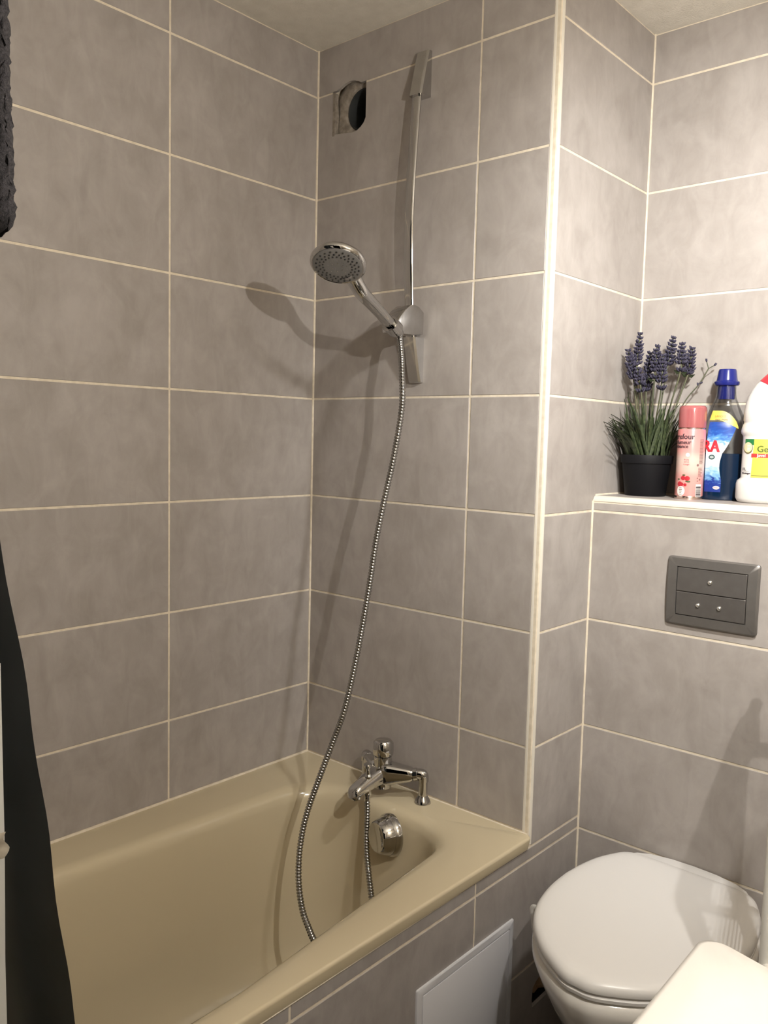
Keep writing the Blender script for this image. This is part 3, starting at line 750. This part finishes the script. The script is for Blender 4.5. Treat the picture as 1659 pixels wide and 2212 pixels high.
for si, (t, b) in enumerate(spikes):
    dj = vw * [0, .01, .02, -.015, .012, -.01, .015, -.005, .022][si]
    t = Vector(t) + dj; b = Vector(b) + dj
    base = PC + Vector(((b.x - PC.x) * .35, (b.y - PC.y) * .35, .08))
    bm = BM(); tube(bm, catmull([base, base.lerp(b, .55) + Vector((0, 0, .01)), b, t], 5), .0018, 6); build('stem', bm, M['stem'], pl)
    bm = BM(); d = (t - b); Ln = d.length; u, v, dd = frame(d)
    nw = max(6, int(Ln / .0076))
    for w in range(nw + 1):
        f = w / nw
        if si % 2 == 0 and w == 1: continue
        nb = 9 if f < .8 else 5; R = .0145 * (1 - .62 * f ** 2) * (.75 if w == 0 else 1)
        for q in range(nb):
            a = 2 * math.pi * (q + .5 * (w % 2)) / nb + random.uniform(-.25, .25)
            out = (u * math.cos(a) + v * math.sin(a)); c = b + d * (f + random.uniform(-.02, .02)) + out * R * random.uniform(.45, .72)
            ax = (out * .8 + dd * .75).normalized(); l = .0085 * random.uniform(.8, 1.2) * (1 - .35 * f)
            lathe(bm, [(.0008, -l * .6), (.0031, 0), (.0028, l * .4), (.0004, l)], c, ax, 5)
    build('flower_spike', bm, M['flower'], pl, smooth=False)
    if si in (0, 4, 6, 7):
        bm = BM(); lv = b - d * .12
        for s in (-1, 1):
            e = lv + rt * s * .016 + Vector((0, 0, .003 if s > 0 else .007)); m_ = lv.lerp(e, .5) + Vector((0, 0, -.003))
            sd = vw * .0; up = Vector((0, 0, .0042)) + vw * .002
            vs_ = [bm.verts.new(lv), bm.verts.new(m_ + up), bm.verts.new(e), bm.verts.new(m_ - up)]
            bm.faces.new(vs_)
        r_ = bmesh.ops.solidify(bm, geom=bm.faces[:], thickness=.0008); build('leaf', bm, M['leaf'], pl, smooth=False)
# bare sprig leaning to the right
bm = BM(); sp_ = [Vector((.775, .356, 1.37)), Vector((.8228, .3777, 1.4955)), Vector((.8523, .3908, 1.5429)), Vector((.8690, .3983, 1.578))]
tube(bm, catmull(sp_, 5), .0013, 6); tube(bm, [sp_[-1], Vector((.8805, .4025, 1.5855))], .001, 6); tube(bm, [sp_[-1], Vector((.8645, .3964, 1.5945))], .001, 6)
build('sprig', bm, M['stem'], pl)
bm = BM()
for c, ax in ((Vector((.8805, .4025, 1.5855)), (.8, .3, .5)), (Vector((.8645, .3964, 1.5945)), (-.3, 0, 1)), (Vector((.8505, .390, 1.541)), (-.5, 0, .8)), (Vector((.8540, .391, 1.545)), (.8, .3, .4))):
    for q in range(5):
        a = Vector(ax).normalized() + Vector((random.uniform(-.5, .5), random.uniform(-.5, .5), random.uniform(-.3, .5))); lathe(bm, [(.0006, -.002), (.0022, .001), (.0018, .003), (.0003, .0065)], c, a, 5)
build('bud', bm, M['flower'], pl, smooth=False)

# ---- pink aerosol can
def pink_material():
    m = mat('pink_print', (.80, .40, .37), .28, 0., .5, Coat_Weight=.4); nt = m.node_tree; L_ = nt.links.new; b = nt.nodes['Principled BSDF']
    tc = N(m, 'ShaderNodeTexCoord'); sx = N(m, 'ShaderNodeSeparateXYZ'); L_(tc.outputs['Object'], sx.inputs[0])
    cr = N(m, 'ShaderNodeValToRGB'); e = cr.color_ramp.elements; cr.color_ramp.interpolation = 'EASE'
    mr = N(m, 'ShaderNodeMapRange'); mr.inputs['From Max'].default_value = .16; L_(sx.outputs['Z'], mr.inputs['Value'])
    e[0].position = 0; e[0].color = (.66, .27, .25, 1); e[1].position = 1; e[1].color = (.68, .23, .23, 1)
    for p, c in ((.30, (.68, .32, .29, 1)), (.42, (.68, .46, .40, 1)), (.55, (.64, .48, .42, 1)), (.68, (.66, .30, .28, 1))):
        q = e.new(p); q.color = c
    L_(mr.outputs[0], cr.inputs[0]); L_(cr.outputs[0], b.inputs['Base Color']); return m
M['pinkbody'] = pink_material()
M['pinkcap'] = mat('pink_cap', (.52, .16, .165), .12, 0, .5, Transmission_Weight=.35, Coat_Weight=.3)
M['can_rim'] = mat('can_rim', (.80, .62, .56), .2, 1.)
INK = mat('ink_dark', (.045, .03, .04), .5); REDINK = mat('ink_red', (.45, .02, .035), .4); WHITEINK = mat('ink_white', (.80, .78, .74), .4); GREENINK = mat('ink_green', (.05, .09, .03), .5); PINKINK = mat('ink_rose', (.55, .12, .15), .4)
KC = Vector((.866, .330, ZL)); KR = .0298
can = root('aerosol_can', KC, 'pink aerosol spray can with cherries standing beside the lavender pot', 'spray can')
bm = BM(); lathe(bm, [(.0, .004), (.024, .003), (.0295, .0), (KR, .002), (KR, .005), (KR - .0008, .008)], KC, (0, 0, 1), 40, False, False); build('base_rim', bm, M['can_rim'], can)
bm = BM(); lathe(bm, [(KR - .001, .006), (KR, .009), (KR, .150), (KR - .0015, .155)], KC, (0, 0, 1), 40, False, False); build('can_body', bm, M['pinkbody'], can)
bm = BM(); lathe(bm, [(KR - .002, .153), (KR - .0008, .156), (KR - .003, .162), (.0245, .166), (.012, .170), (.0, .170)], KC, (0, 0, 1), 40, False, False); build('shoulder', bm, M['can_rim'], can)
bm = BM(); lathe(bm, [(.0295, .158), (.0295, .196), (.0285, .2025), (.0255, .2055), (.0, .2065)], KC, (0, 0, 1), 40, False, False); build('cap', bm, M['pinkcap'], can)
bm = BM(); lathe(bm, [(.006, .168), (.006, .182), (.004, .186), (.0, .186)], KC, (0, 0, 1), 16, False, False); build('nozzle', bm, M['whiteplastic'], can)
vk, rk_ = facing(KC)
def mp_can(off=.0004):
    R = KR + off; a0 = math.atan2(vk.y, vk.x)
    return lambda x, y: KC + Vector((R * math.cos(a0 + x / KR), R * math.sin(a0 + x / KR), y))
mc = mp_can(); mc2 = mp_can(.0007)
bm = BM(); add_text(bm, 'carrefour', .0170, mc2, .0065, .1325, 'R', .92, .0004); add_text(bm, 'parfumeur', .0125, mc2, .0000, .1215, 'R', .95, .0003); add_text(bm, "d'ambiance", .0110, mc2, -.0060, .1130, 'R', .95, .0003)
build('print_name', bm, INK, can, smooth=False)
bm = BM(); disc(bm, -.006, .098, .0042, .0042, mc); disc(bm, -.018, .0185, .0095, .0110, mc); build('print_spots', bm, WHITEINK, can, smooth=False)
bm = BM(); add_text(bm, 'fruits', .0050, mc2, -.008, .0860, 'C'); add_text(bm, 'cerise', .0048, mc2, -.008, .0815, 'C'); add_text(bm, 'rouge', .0055, mc2, -.008, .0760, 'C'); build('print_scent', bm, PINKINK, can, smooth=False)
bm = BM()
for (x, y, r) in ((-.0135, .0470, .0052), (-.0045, .0465, .0056), (-.0210, .0335, .0060), (-.0165, .0330, .0045), (-.0085, .0322, .0035)): disc(bm, x, y, r, r * .92, mc)
build('print_cherries', bm, REDINK, can, smooth=False)
bm = BM()
for (x, y, a, b) in ((-.012, .0535, .0035, .0016), (-.0015, .0395, .0040, .0018), (-.0055, .0400, .0026, .0014), (-.024, .0440, .003, .0018)): disc(bm, x, y, a, b, mp_can(.0006), 12)
build('print_leaves', bm, GREENINK, can, smooth=False)
SLINE = mat('ink_soft', (.22, .12, .115), .5)
bm = BM()
for i, (w, s_) in enumerate(((.006, .0032), (.0075, .0026), (.0065, .0026), (.0045, .0026), (.007, .0022))):
    patch(bm, [(.0255 - i * .0035, -.018 - w / 2, -.018 + w / 2), (.0255 - i * .0035 - .0012, -.018 - w / 2, -.018 + w / 2)], mc2, 3)
for i in range(21): 
    w = random.uniform(.009, .012); patch(bm, [(.132 - i * .0026, .0195, .0195 + w), (.132 - i * .0026 - .0011, .0195, .0195 + w)], mc, 4)
for i in range(9):
    w = random.uniform(.006, .012); patch(bm, [(.070 - i * .0022, .0180, .0180 + w), (.070 - i * .0022 - .0008, .0180, .0180 + w)], mc, 4)
for (x, y, r) in ((.0165, .0760, .0026), (.0172, .0475, .0014), (.023, .0445, .0020), (.0172, .0412, .0014)): disc(bm, x, y, r, r, mc2, 12)
build('print_small_lines', bm, SLINE, can, smooth=False)
bm = BM(); patch(bm, [(.034, .0145, .0290), (.006, .0145, .0290)], mc, 5); build('barcode_field', bm, WHITEINK, can, smooth=False)
bm = BM(); y = .0300
for i, t in enumerate((.0010, .0022, .0008, .0008, .0012, .0008, .0022, .0008, .0030, .0015, .0008)):
    patch(bm, [(y, .0150, .0280), (y - t, .0150, .0280)], mc2, 5); y -= t + .0008
build('barcode', bm, INK, can, smooth=False)

# ---- blue detergent bottle
QC = Vector((.918, .381, ZL)); vq, rq = facing(QC)
QA, QB = .0505, .034
bo = root('detergent_bottle', QC, 'clear plastic detergent bottle with blue liquid and dark blue cap behind the spray can', 'bottle')
def qprof(z):
    P_ = [(0, .86), (.004, .95), (.012, .985), (.04, 1.0), (.10, 1.0), (.135, .985), (.155, .94), (.172, .86), (.190, .73), (.205, .60), (.218, .49), (.228, .42), (.240, .395), (.252, .395)]
    for (z0, a), (z1, b) in zip(P_, P_[1:]):
        if z <= z1: return a + (b - a) * (z - z0) / (z1 - z0)
    return P_[-1][1]
def qring(z, o=0., n=40, k=None):
    f = qprof(z) if k is None else k
    a, b = QA * f + o, (QB * min(1, f * 1.1 if f < .9 else 1.0)) * (1 if f > .6 else f / .6 * .9) + o
    b = max(b, min(a, .0185 + o))
    return [QC + rq * (a * math.copysign(abs(math.cos(t)) ** .85, math.cos(t))) + vq * (b * math.copysign(abs(math.sin(t)) ** .85, math.sin(t))) + Vector((0, 0, z)) for t in [2 * math.pi * i / n for i in range(n)]]
def clear_mat(name, tint, gl=.12):
    m = bpy.data.materials.new(name); m.use_nodes = True; nt = m.node_tree; nt.nodes.clear(); L_ = nt.links.new
    out = nt.nodes.new('ShaderNodeOutputMaterial'); t = nt.nodes.new('ShaderNodeBsdfTransparent'); t.inputs[0].default_value = (*tint, 1)
    gs = nt.nodes.new('ShaderNodeBsdfGlossy'); gs.inputs['Roughness'].default_value = .12; gs.inputs[0].default_value = (.9, .9, .9, 1)
    lw = nt.nodes.new('ShaderNodeLayerWeight'); lw.inputs[0].default_value = .25
    mu = nt.nodes.new('ShaderNodeMath'); mu.operation = 'MULTIPLY_ADD'; mu.inputs[1].default_value = .5; mu.inputs[2].default_value = gl * .4; L_(lw.outputs['Fresnel'], mu.inputs[0])
    mx = nt.nodes.new('ShaderNodeMixShader'); L_(mu.outputs[0], mx.inputs[0]); L_(t.outputs[0], mx.inputs[1]); L_(gs.outputs[0], mx.inputs[2]); L_(mx.outputs[0], out.inputs[0]); return m
M['clear'] = clear_mat('clear_plastic', (.80, .82, .83))
M['liquid'] = mat('blue_liquid', (.003, .014, .038), .12, 0, .5)
M['bluecap'] = mat('blue_cap', (.012, .018, .16), .22)
zs = [0, .002, .006, .012, .03, .06, .09, .12, .14, .155, .165, .175, .185, .195, .205, .212, .220, .228, .240, .250]
zs = [.1032] + [z for z in zs if z > .104]
bm = BM(); loft(bm, [qring(z) for z in zs], False, False); build('bottle_shell', bm, M['clear'], bo)
bm = BM(); loft(bm, [qring(z) for z in (0, .002, .006, .012, .03, .06, .09, .103)]); build('liquid', bm, M['liquid'], bo)
bm = BM(); lathe(bm, [(.0175, .222), (.0180, .224), (.0180, .252)], QC, (0, 0, 1), 32, True, False); build('cap_skirt', bm, M['bluecap'], bo)
bm = BM(); lathe(bm, [(.0200, .2515), (.0245, .2525), (.0265, .2555), (.0265, .2605), (.0225, .2625), (.0215, .266), (.0190, .284), (.0175, .288), (.0, .2885)], QC, (0, 0, 1), 36, False, False); build('cap', bm, M['bluecap'], bo)
def mpq(off=.0006):
    def f(x, y):
        k = qprof(y); a, b = QA * k + off, QB * min(1, k * 1.1 if k < .9 else 1.) + off
        sn = max(-.999, min(.999, x / QA)); cs = math.sqrt(1 - sn * sn)
        # same superellipse as the shell
        t = math.acos(math.copysign(abs(sn) ** (1 / .85), sn))
        return QC + rq * (a * math.copysign(abs(math.cos(t)) ** .85, math.cos(t))) + vq * (b * abs(math.sin(t)) ** .85) + Vector((0, 0, y))
    return f
def label_material():
    m = mat('blue_label', (.1, .2, .5), .3); nt = m.node_tree; L_ = nt.links.new; b = nt.nodes['Principled BSDF']
    tc = N(m, 'ShaderNodeTexCoord'); sx = N(m, 'ShaderNodeSeparateXYZ'); L_(tc.outputs['Object'], sx.inputs[0])
    mp_ = N(m, 'ShaderNodeMapping'); mp_.inputs['Scale'].default_value = (1, 1, 2.4); mp_.inputs['Rotation'].default_value = (.3, .5, 0); L_(tc.outputs['Object'], mp_.inputs[0])
    nz = N(m, 'ShaderNodeTexNoise'); nz.inputs['Scale'].default_value = 45; nz.inputs['Detail'].default_value = 5; nz.inputs['Distortion'].default_value = 1.5; L_(mp_.outputs[0], nz.inputs['Vector'])
    ma = N(m, 'ShaderNodeMath', operation='MULTIPLY_ADD'); ma.inputs[1].default_value = .05; L_(nz.outputs['Fac'], ma.inputs[0]); L_(sx.outputs['Z'], ma.inputs[2])
    mr = N(m, 'ShaderNodeMapRange'); mr.inputs['From Min'].default_value = .03; mr.inputs['From Max'].default_value = .20; L_(ma.outputs[0], mr.inputs['Value'])
    cr = N(m, 'ShaderNodeValToRGB'); e = cr.color_ramp.elements
    e[0].position = 0; e[0].color = (.012, .03, .20, 1); e[1].position = 1; e[1].color = (.014, .045, .27, 1)
    for p, c in ((.22, (.012, .035, .24, 1)), (.27, (.13, .30, .55, 1)), (.33, (.25, .45, .68, 1)), (.42, (.60, .68, .74, 1)), (.55, (.64, .68, .72, 1)), (.69, (.60, .68, .75, 1)), (.76, (.10, .30, .62, 1)), (.84, (.02, .09, .40, 1))):
        q = e.new(p); q.color = c
    L_(mr.outputs[0], cr.inputs[0]); L_(cr.outputs[0], b.inputs['Base Color']); return m
M['label'] = label_material(); YEL = mat('ink_yellow', (.64, .49, .08), .4); ORANGE = mat('ink_orange', (.75, .16, .03), .4)
lq = mpq()
rows = []
for i in range(36):
    z = .018 + i * (.176 - .018) / 35
    if z < .045: xr = -.0005
    elif z < .105: xr = -.0005 - .005 * math.sin((z - .045) / .06 * 3.14159)
    else: xr = .0 + .028 * ((z - .105) / .06) ** .85 if z < .165 else .028
    rows.append((z, -.034, min(xr, .0285)))
bm = BM(); patch(bm, [(z, a, b) for z, a, b in rows if z <= .172], lq, 12); build('label', bm, M['label'], bo)
# yellow arc across the top of the label
bm = BM(); rows = []
for i in range(25):
    x = -.036 + i * .0665 / 24; q = max(0., min(1., (x + .014) / .0446)); top = .158 + .0385 * math.sqrt(1 - q * q); bot = .1755 - .0185 * q ** 1.4
    rows.append((x, bot, max(top, bot + .0004)))
ly = mpq(.0010)
rg = [[ly(x, b + (t - b) * k / 5) for k in range(6)] for x, b, t in rows]
loft(bm, rg, False, False, closed=False); build('label_band', bm, YEL, bo)
lt = mpq(.0014)
bm = BM(); add_text(bm, 'LAVADOS', .0072, lt, .0020, .1815, 'R', .85, .0002); build('label_offer', bm, ORANGE, bo, smooth=False)
bm = BM(); add_text(bm, 'frescor y limpieza', .0046, lt, .0070, .1755, 'R', .9, .0001); build('label_small_line', bm, INK, bo, smooth=False)
bm = BM(); add_text(bm, 'RA', .037, lt, -.0075, .1060, 'R', .72, .0015); build('label_letters', bm, REDINK, bo, smooth=False)
M['darkgreen'] = mat('ink_dark_green', (.03, .07, .07), .4)
bm = BM(); disc(bm, -.0215, .0945, .0062, .0052, lt); build('label_seal', bm, M['darkgreen'], bo, smooth=False)
bm = BM(); disc(bm, -.0215, .0945, .0040, .0030, mpq(.0017), 16); build('label_seal_center', bm, mat('ink_grey', (.35, .40, .40), .4), bo, smooth=False)
bm = BM(); disc(bm, -.0095, .0275, .0068, .0038, lt); build('label_oval', bm, WHITEINK, bo, smooth=False)
bm = BM(); add_text(bm, 'Henkel', .0038, mpq(.0017), -.0095, .0262, 'C', .95, .0001); build('label_oval_text', bm, REDINK, bo, smooth=False)

# ---- white cleaner bottle with red cap (cut by the frame)
TC = Vector((1.0165, .354, ZL)); vt, rt2 = facing(TC)
TA, TB = .0530, .036
wbt = root('cleaner_bottle', TC, 'white cleaner bottle with slanted red cap and yellow label, cut off by the frame', 'bottle')
def tring(z, a, b, dx=0., tilt=0., n=40):
    out = []
    for t in [2 * math.pi * i / n for i in range(n)]:
        x = a * math.copysign(abs(math.cos(t)) ** .85, math.cos(t)); y = b * math.copysign(abs(math.sin(t)) ** .85, math.sin(t))
        out.append(TC + rt2 * (dx + x * math.cos(tilt)) + vt * y + Vector((0, 0, z - x * math.sin(tilt))))
    return out
body = [(0, .046, .031), (.002, .050, .034), (.010, .0545, .037), (.040, .0545, .037), (.047, .0525, .0355), (.052, .0465, .0325), (.054, .0458, .032), (.140, .0455, .032), (.143, .0462, .0325), (.147, .0492, .034), (.152, .0500, .0345), (.158, .0490, .034), (.166, .0468, .033), (.1685, .0452, .032), (.172, .0452, .032), (.175, .0468, .033), (.195, .0465, .033), (.212, .0440, .0315)]
rg = [tring(z, a, b) for z, a, b in body]
rg += [tring(.222, .0412, .030, .0012, .10), tring(.231, .0375, .028, .0035, .25), tring(.238, .034, .0265, .006, .40), tring(.2425, .0310, .025, .0085, .52)]
bm = BM(); loft(bm, rg); build('bottle_body', bm, M['whiteplastic'], wbt, angle=50)
REDCAP = mat('red_cap', (.62, .030, .045), .28)
bm = BM(); loft(bm, [tring(.2410, .0305, .0245, .0080, .52), tring(.2430, .0322, .026, .0088, .52), tring(.254, .0290, .0245, .0150, .52), tring(.270, .0230, .0210, .0240, .52), tring(.285, .0165, .0165, .0320, .52), tring(.289, .0125, .0125, .0345, .52)]); build('cap', bm, REDCAP, wbt)
def mpt(off=.0005):
    a_, b_ = .0456 + off, .032 + off
    def f(x, y):
        sn = max(-.999, min(.999, x / .0456)); t = math.acos(math.copysign(abs(sn) ** (1 / .85), sn))
        return TC + rt2 * (a_ * math.copysign(abs(math.cos(t)) ** .85, math.cos(t))) + vt * (b_ * abs(math.sin(t)) ** .85) + Vector((0, 0, y))
    return f
l1, l2, l3 = mpt(), mpt(.0008), mpt(.0011)
LY = mat('label_yellow', (.57, .53, .09), .35)
bm = BM(); patch(bm, [(.1355, -.0225, .040), (.0545, -.0225 - .003, .040)], l1, 24); build('label', bm, LY, wbt)
bm = BM(); patch(bm, [(.1355, -.0395, -.0225), (.1230, -.0395, -.0225)], l1, 10); build('label_corner', bm, mat('label_green', (.02, .16, .05), .35), wbt)
bm = BM(); disc(bm, -.0330, .1165, .0088, .0122, l2); build('label_emblem_rim', bm, mat('emblem_rim', (.16, .13, .05), .4), wbt, smooth=False)
bm = BM(); disc(bm, -.0332, .1178, .0080, .0108, l3); build('label_emblem', bm, mat('emblem_cream', (.62, .58, .36), .4), wbt, smooth=False)
bm = BM()
for i in range(4): patch(bm, [(.1225 - i * .0032, -.0345, -.0290), (.1225 - i * .0032 - .0014, -.0345, -.0290)], mpt(.0014), 3)
build('label_emblem_lines', bm, WHITEINK, wbt, smooth=False)
bm = BM(); patch(bm, [(.1050, -.0262, .040), (.0970, -.0262, .040)], l2, 20); build('label_red_band', bm, mat('band_red', (.60, .04, .04), .4), wbt)
bm = BM(); add_text(bm, 'Javel', .0095, l3, -.0160, .0982, 'L', .95, .0002); build('label_band_text', bm, WHITEINK, wbt, smooth=False)
bm = BM(); add_text(bm, 'Gel', .0190, l3, -.0155, .1085, 'L', .95, .0005); build('label_name', bm, mat('ink_olive', (.10, .14, .02), .4), wbt, smooth=False)
bm = BM(); add_text(bm, '1L', .0085, l2, -.0408, .0690, 'L', .9, .0002); add_text(bm, 'Reiniger', .0052, l2, -.0412, .0615, 'L', .9, .0003); patch(bm, [(.0673, -.0405, -.029), (.0669, -.0405, -.029)], l2, 4); patch(bm, [(.0590, -.0238, .038), (.0584, -.0238, .038)], l3, 12); build('label_small_print', bm, INK, wbt, smooth=False)

# ================================================================== LEFT EDGE: TOWEL, CURTAIN, LINER ON A ROD
rod = root('curtain_rod', (.0, -1.15, 2.16), 'white rod spanning above the frame, carrying towel and curtain', 'rod')
bm = BM(); tube(bm, [(0, -1.15, 2.16), (XR, -1.15, 2.16)], .0125, 16); build('rod_bar', bm, M['rack'], rod)
for x in (0, XR):
    bm = BM(); lathe(bm, [(.025, 0), (.025, .010), (.016, .014)], (x, -1.15, 2.16), (1 if x == 0 else -1, 0, 0), 20); build('rod_flange', bm, M['rack'], rod)
tl = root('bath_towel', (.55, -1.15, 2.17), 'dark grey plush towel hanging at the upper left edge', 'towel')
def cloth(bm, edge, width, z_top, z_bot, y_fn, nx=60, nz=90, thick=.012, jit=.0):
    vs = []
    for k in range(nz + 1):
        z = z_top + (z_bot - z_top) * k / nz; row = []
        for i in range(nx + 1):
            s = i / nx; x = edge(z) - width * s
            row.append((x, y_fn(x, z, s), z))
        vs.append(row)
    return vs
def towel_layer(name, x_e, zb, y0, th, m, slope=.05, round_r=.022, zt=2.17):
    bm = BM(); nz, nx = 110, 46; W_ = .48
    front, back = [], []
    for k in range(nz + 1):
        t = k / nz; fr_, bk_ = [], []
        for i in range(nx + 1):
            s = (i / nx) ** 1.6; x0 = x_e(t) - W_ * s
            zb_ = zb - slope * s
            if s * W_ < .02: zb_ += .02 * (1 - math.sqrt(max(0, 1 - (1 - s * W_ / .02) ** 2)))
            z = zt + (zb_ - zt) * t
            wv = .006 * math.sin(x0 * 22 + t * 2) * t
            e = 1 - max(0, 1 - s * W_ / (th * .5)) ** 2
            h = th * .5 * math.sqrt(max(0., e)) if s * W_ < th * .5 else th * .5
            if t > .985: h *= max(.15, math.sqrt(max(0, 1 - ((t - .985) / .015) ** 2)))
            j = lambda: random.gauss(0, .0011)
            fr_.append((x0 + j(), y0 + wv - h + j(), z + j())); bk_.append((x0 + j(), y0 + wv + h + j(), z + j()))
        front.append(fr_); back.append(bk_)
    rg = []
    for f, b in zip(front, back): rg.append(f + b[::-1])
    loft(bm, rg); return build(name, bm, m, tl, angle=180)
towel_layer('towel_front', lambda t: .742 + .024 * min(1, t * 1.15) ** .8, 1.628, -1.166, .020, M['towel'])
towel_layer('towel_back', lambda t: .728 + .024 * min(1, t * 1.1), 1.598, -1.136, .020, M['towel'])
bm = BM(); 
for k in range(420):
    s = random.random() ** 1.5; x = .757 - .30 * s; z = 1.640 - .05 * s - random.uniform(0, .018); c = Vector((x, -1.177 + random.uniform(-.002, .002), z))
    a = Vector((random.uniform(-1, 1), -1, random.uniform(-1, .4))).normalized(); lathe(bm, [(.0016, -.002), (.0012, .003), (.0003, .007)], c, a, 4)
hm = build('fringe', bm, M['towelhem'], tl, smooth=False, label='pale ragged fringe'); hm['kind'] = 'stuff'
cu = root('shower_curtain', (.75, -1.12, .40), 'dark blue-black shower curtain hanging at the lower left edge', 'curtain')
def c_edge(z):
    P_ = [(.30, 1.00), (.60, .900), (.802, .8306), (.968, .7841), (1.06, .7584), (1.205, .7104), (1.2715, .6798), (1.5, .60), (2.16, .52)]
    for (z0, a), (z1, b) in zip(P_, P_[1:]):
        if z <= z1: return a + (b - a) * (z - z0) / (z1 - z0)
    return .52
bm = BM(); nz, nx = 70, 40; rg = []
for k in range(nz + 1):
    z = 2.135 - k * (2.135 - .60) / nz; row = []
    for i in range(nx + 1):
        s = i / nx; x = c_edge(z) - .026 - .30 * s
        yy = -1.108 + .005 * math.sin(s * 9 + z * 1.5) * min(1, s * 3) + .0015 * math.sin(z * 40 + s * 8) + (.004 if abs(z - 1.205) < .004 else 0)
        row.append((x, yy, z))
    rg.append(row)
loft(bm, rg, False, False, closed=False)
bmesh.ops.solidify(bm, geom=bm.faces[:], thickness=.0016)
build('curtain_sheet', bm, M['curtain'], cu)
for i in range(4):
    bm = BM(); c = Vector((.47 - i * .085, -1.130, 2.150)); tube(bm, [c + Vector((0, .036 * math.cos(a), .028 * math.sin(a))) for a in [2 * math.pi * q / 16 for q in range(17)]], .002, 6); build('curtain_ring', bm, M['rack'], cu)
ln_ = root('curtain_liner', (.70, -1.165, .40), 'white cloth liner hanging in front of the dark curtain at the left margin', 'liner')
bm = BM(); rg = []
for k in range(60):
    z = 1.175 - k * .57 / 59; row = []
    for i in range(31):
        s = i / 30; xe = .7795 if z > 1.0 else .7795 - .006 * (1.0 - z) / .2 + (.003 * (.87 - z) / .05 if z < .87 else 0)
        x = xe - .035 * s + .002 * math.sin(z * 9); row.append((x, -1.165 - .25 * s, z))
    rg.append(row)
loft(bm, rg, False, False, closed=False); bmesh.ops.solidify(bm, geom=bm.faces[:], thickness=.002); build('liner_sheet', bm, M['liner'], ln_)
bm = BM(); rg = []
for k in range(9):
    z = 1.0085 - k * .0265 / 8; row = []
    for i in range(9):
        s = i / 8; sl_ = .004 * s + (.006 * s * s if k > 6 else 0)
        x = .7912 - .012 * s - (.0012 if k in (0, 8) else 0); row.append((x, -1.168 - .05 * s - .003 * math.sin(s * 7 + k * .9), z - sl_ * (1 if k < 5 else -.4)))
    rg.append(row)
loft(bm, rg, False, False, closed=False); bmesh.ops.solidify(bm, geom=bm.faces[:], thickness=.0012); build('cloth_tag', bm, M['tagm'], ln_, label='crumpled beige cloth tag')
# dark bath mat in the tub, only its far corner shows at the bottom margin
bm = BM(); box(bm, .2285, .52, -.96, -.36, .160, .190, .004, 1)
bmo = build('bath_mat', bm, M['mat'], None, loc=(.37, -.66, .160)); tag(bmo, 'black rubber mat lying in the bath, only its edge showing at the bottom', 'mat')
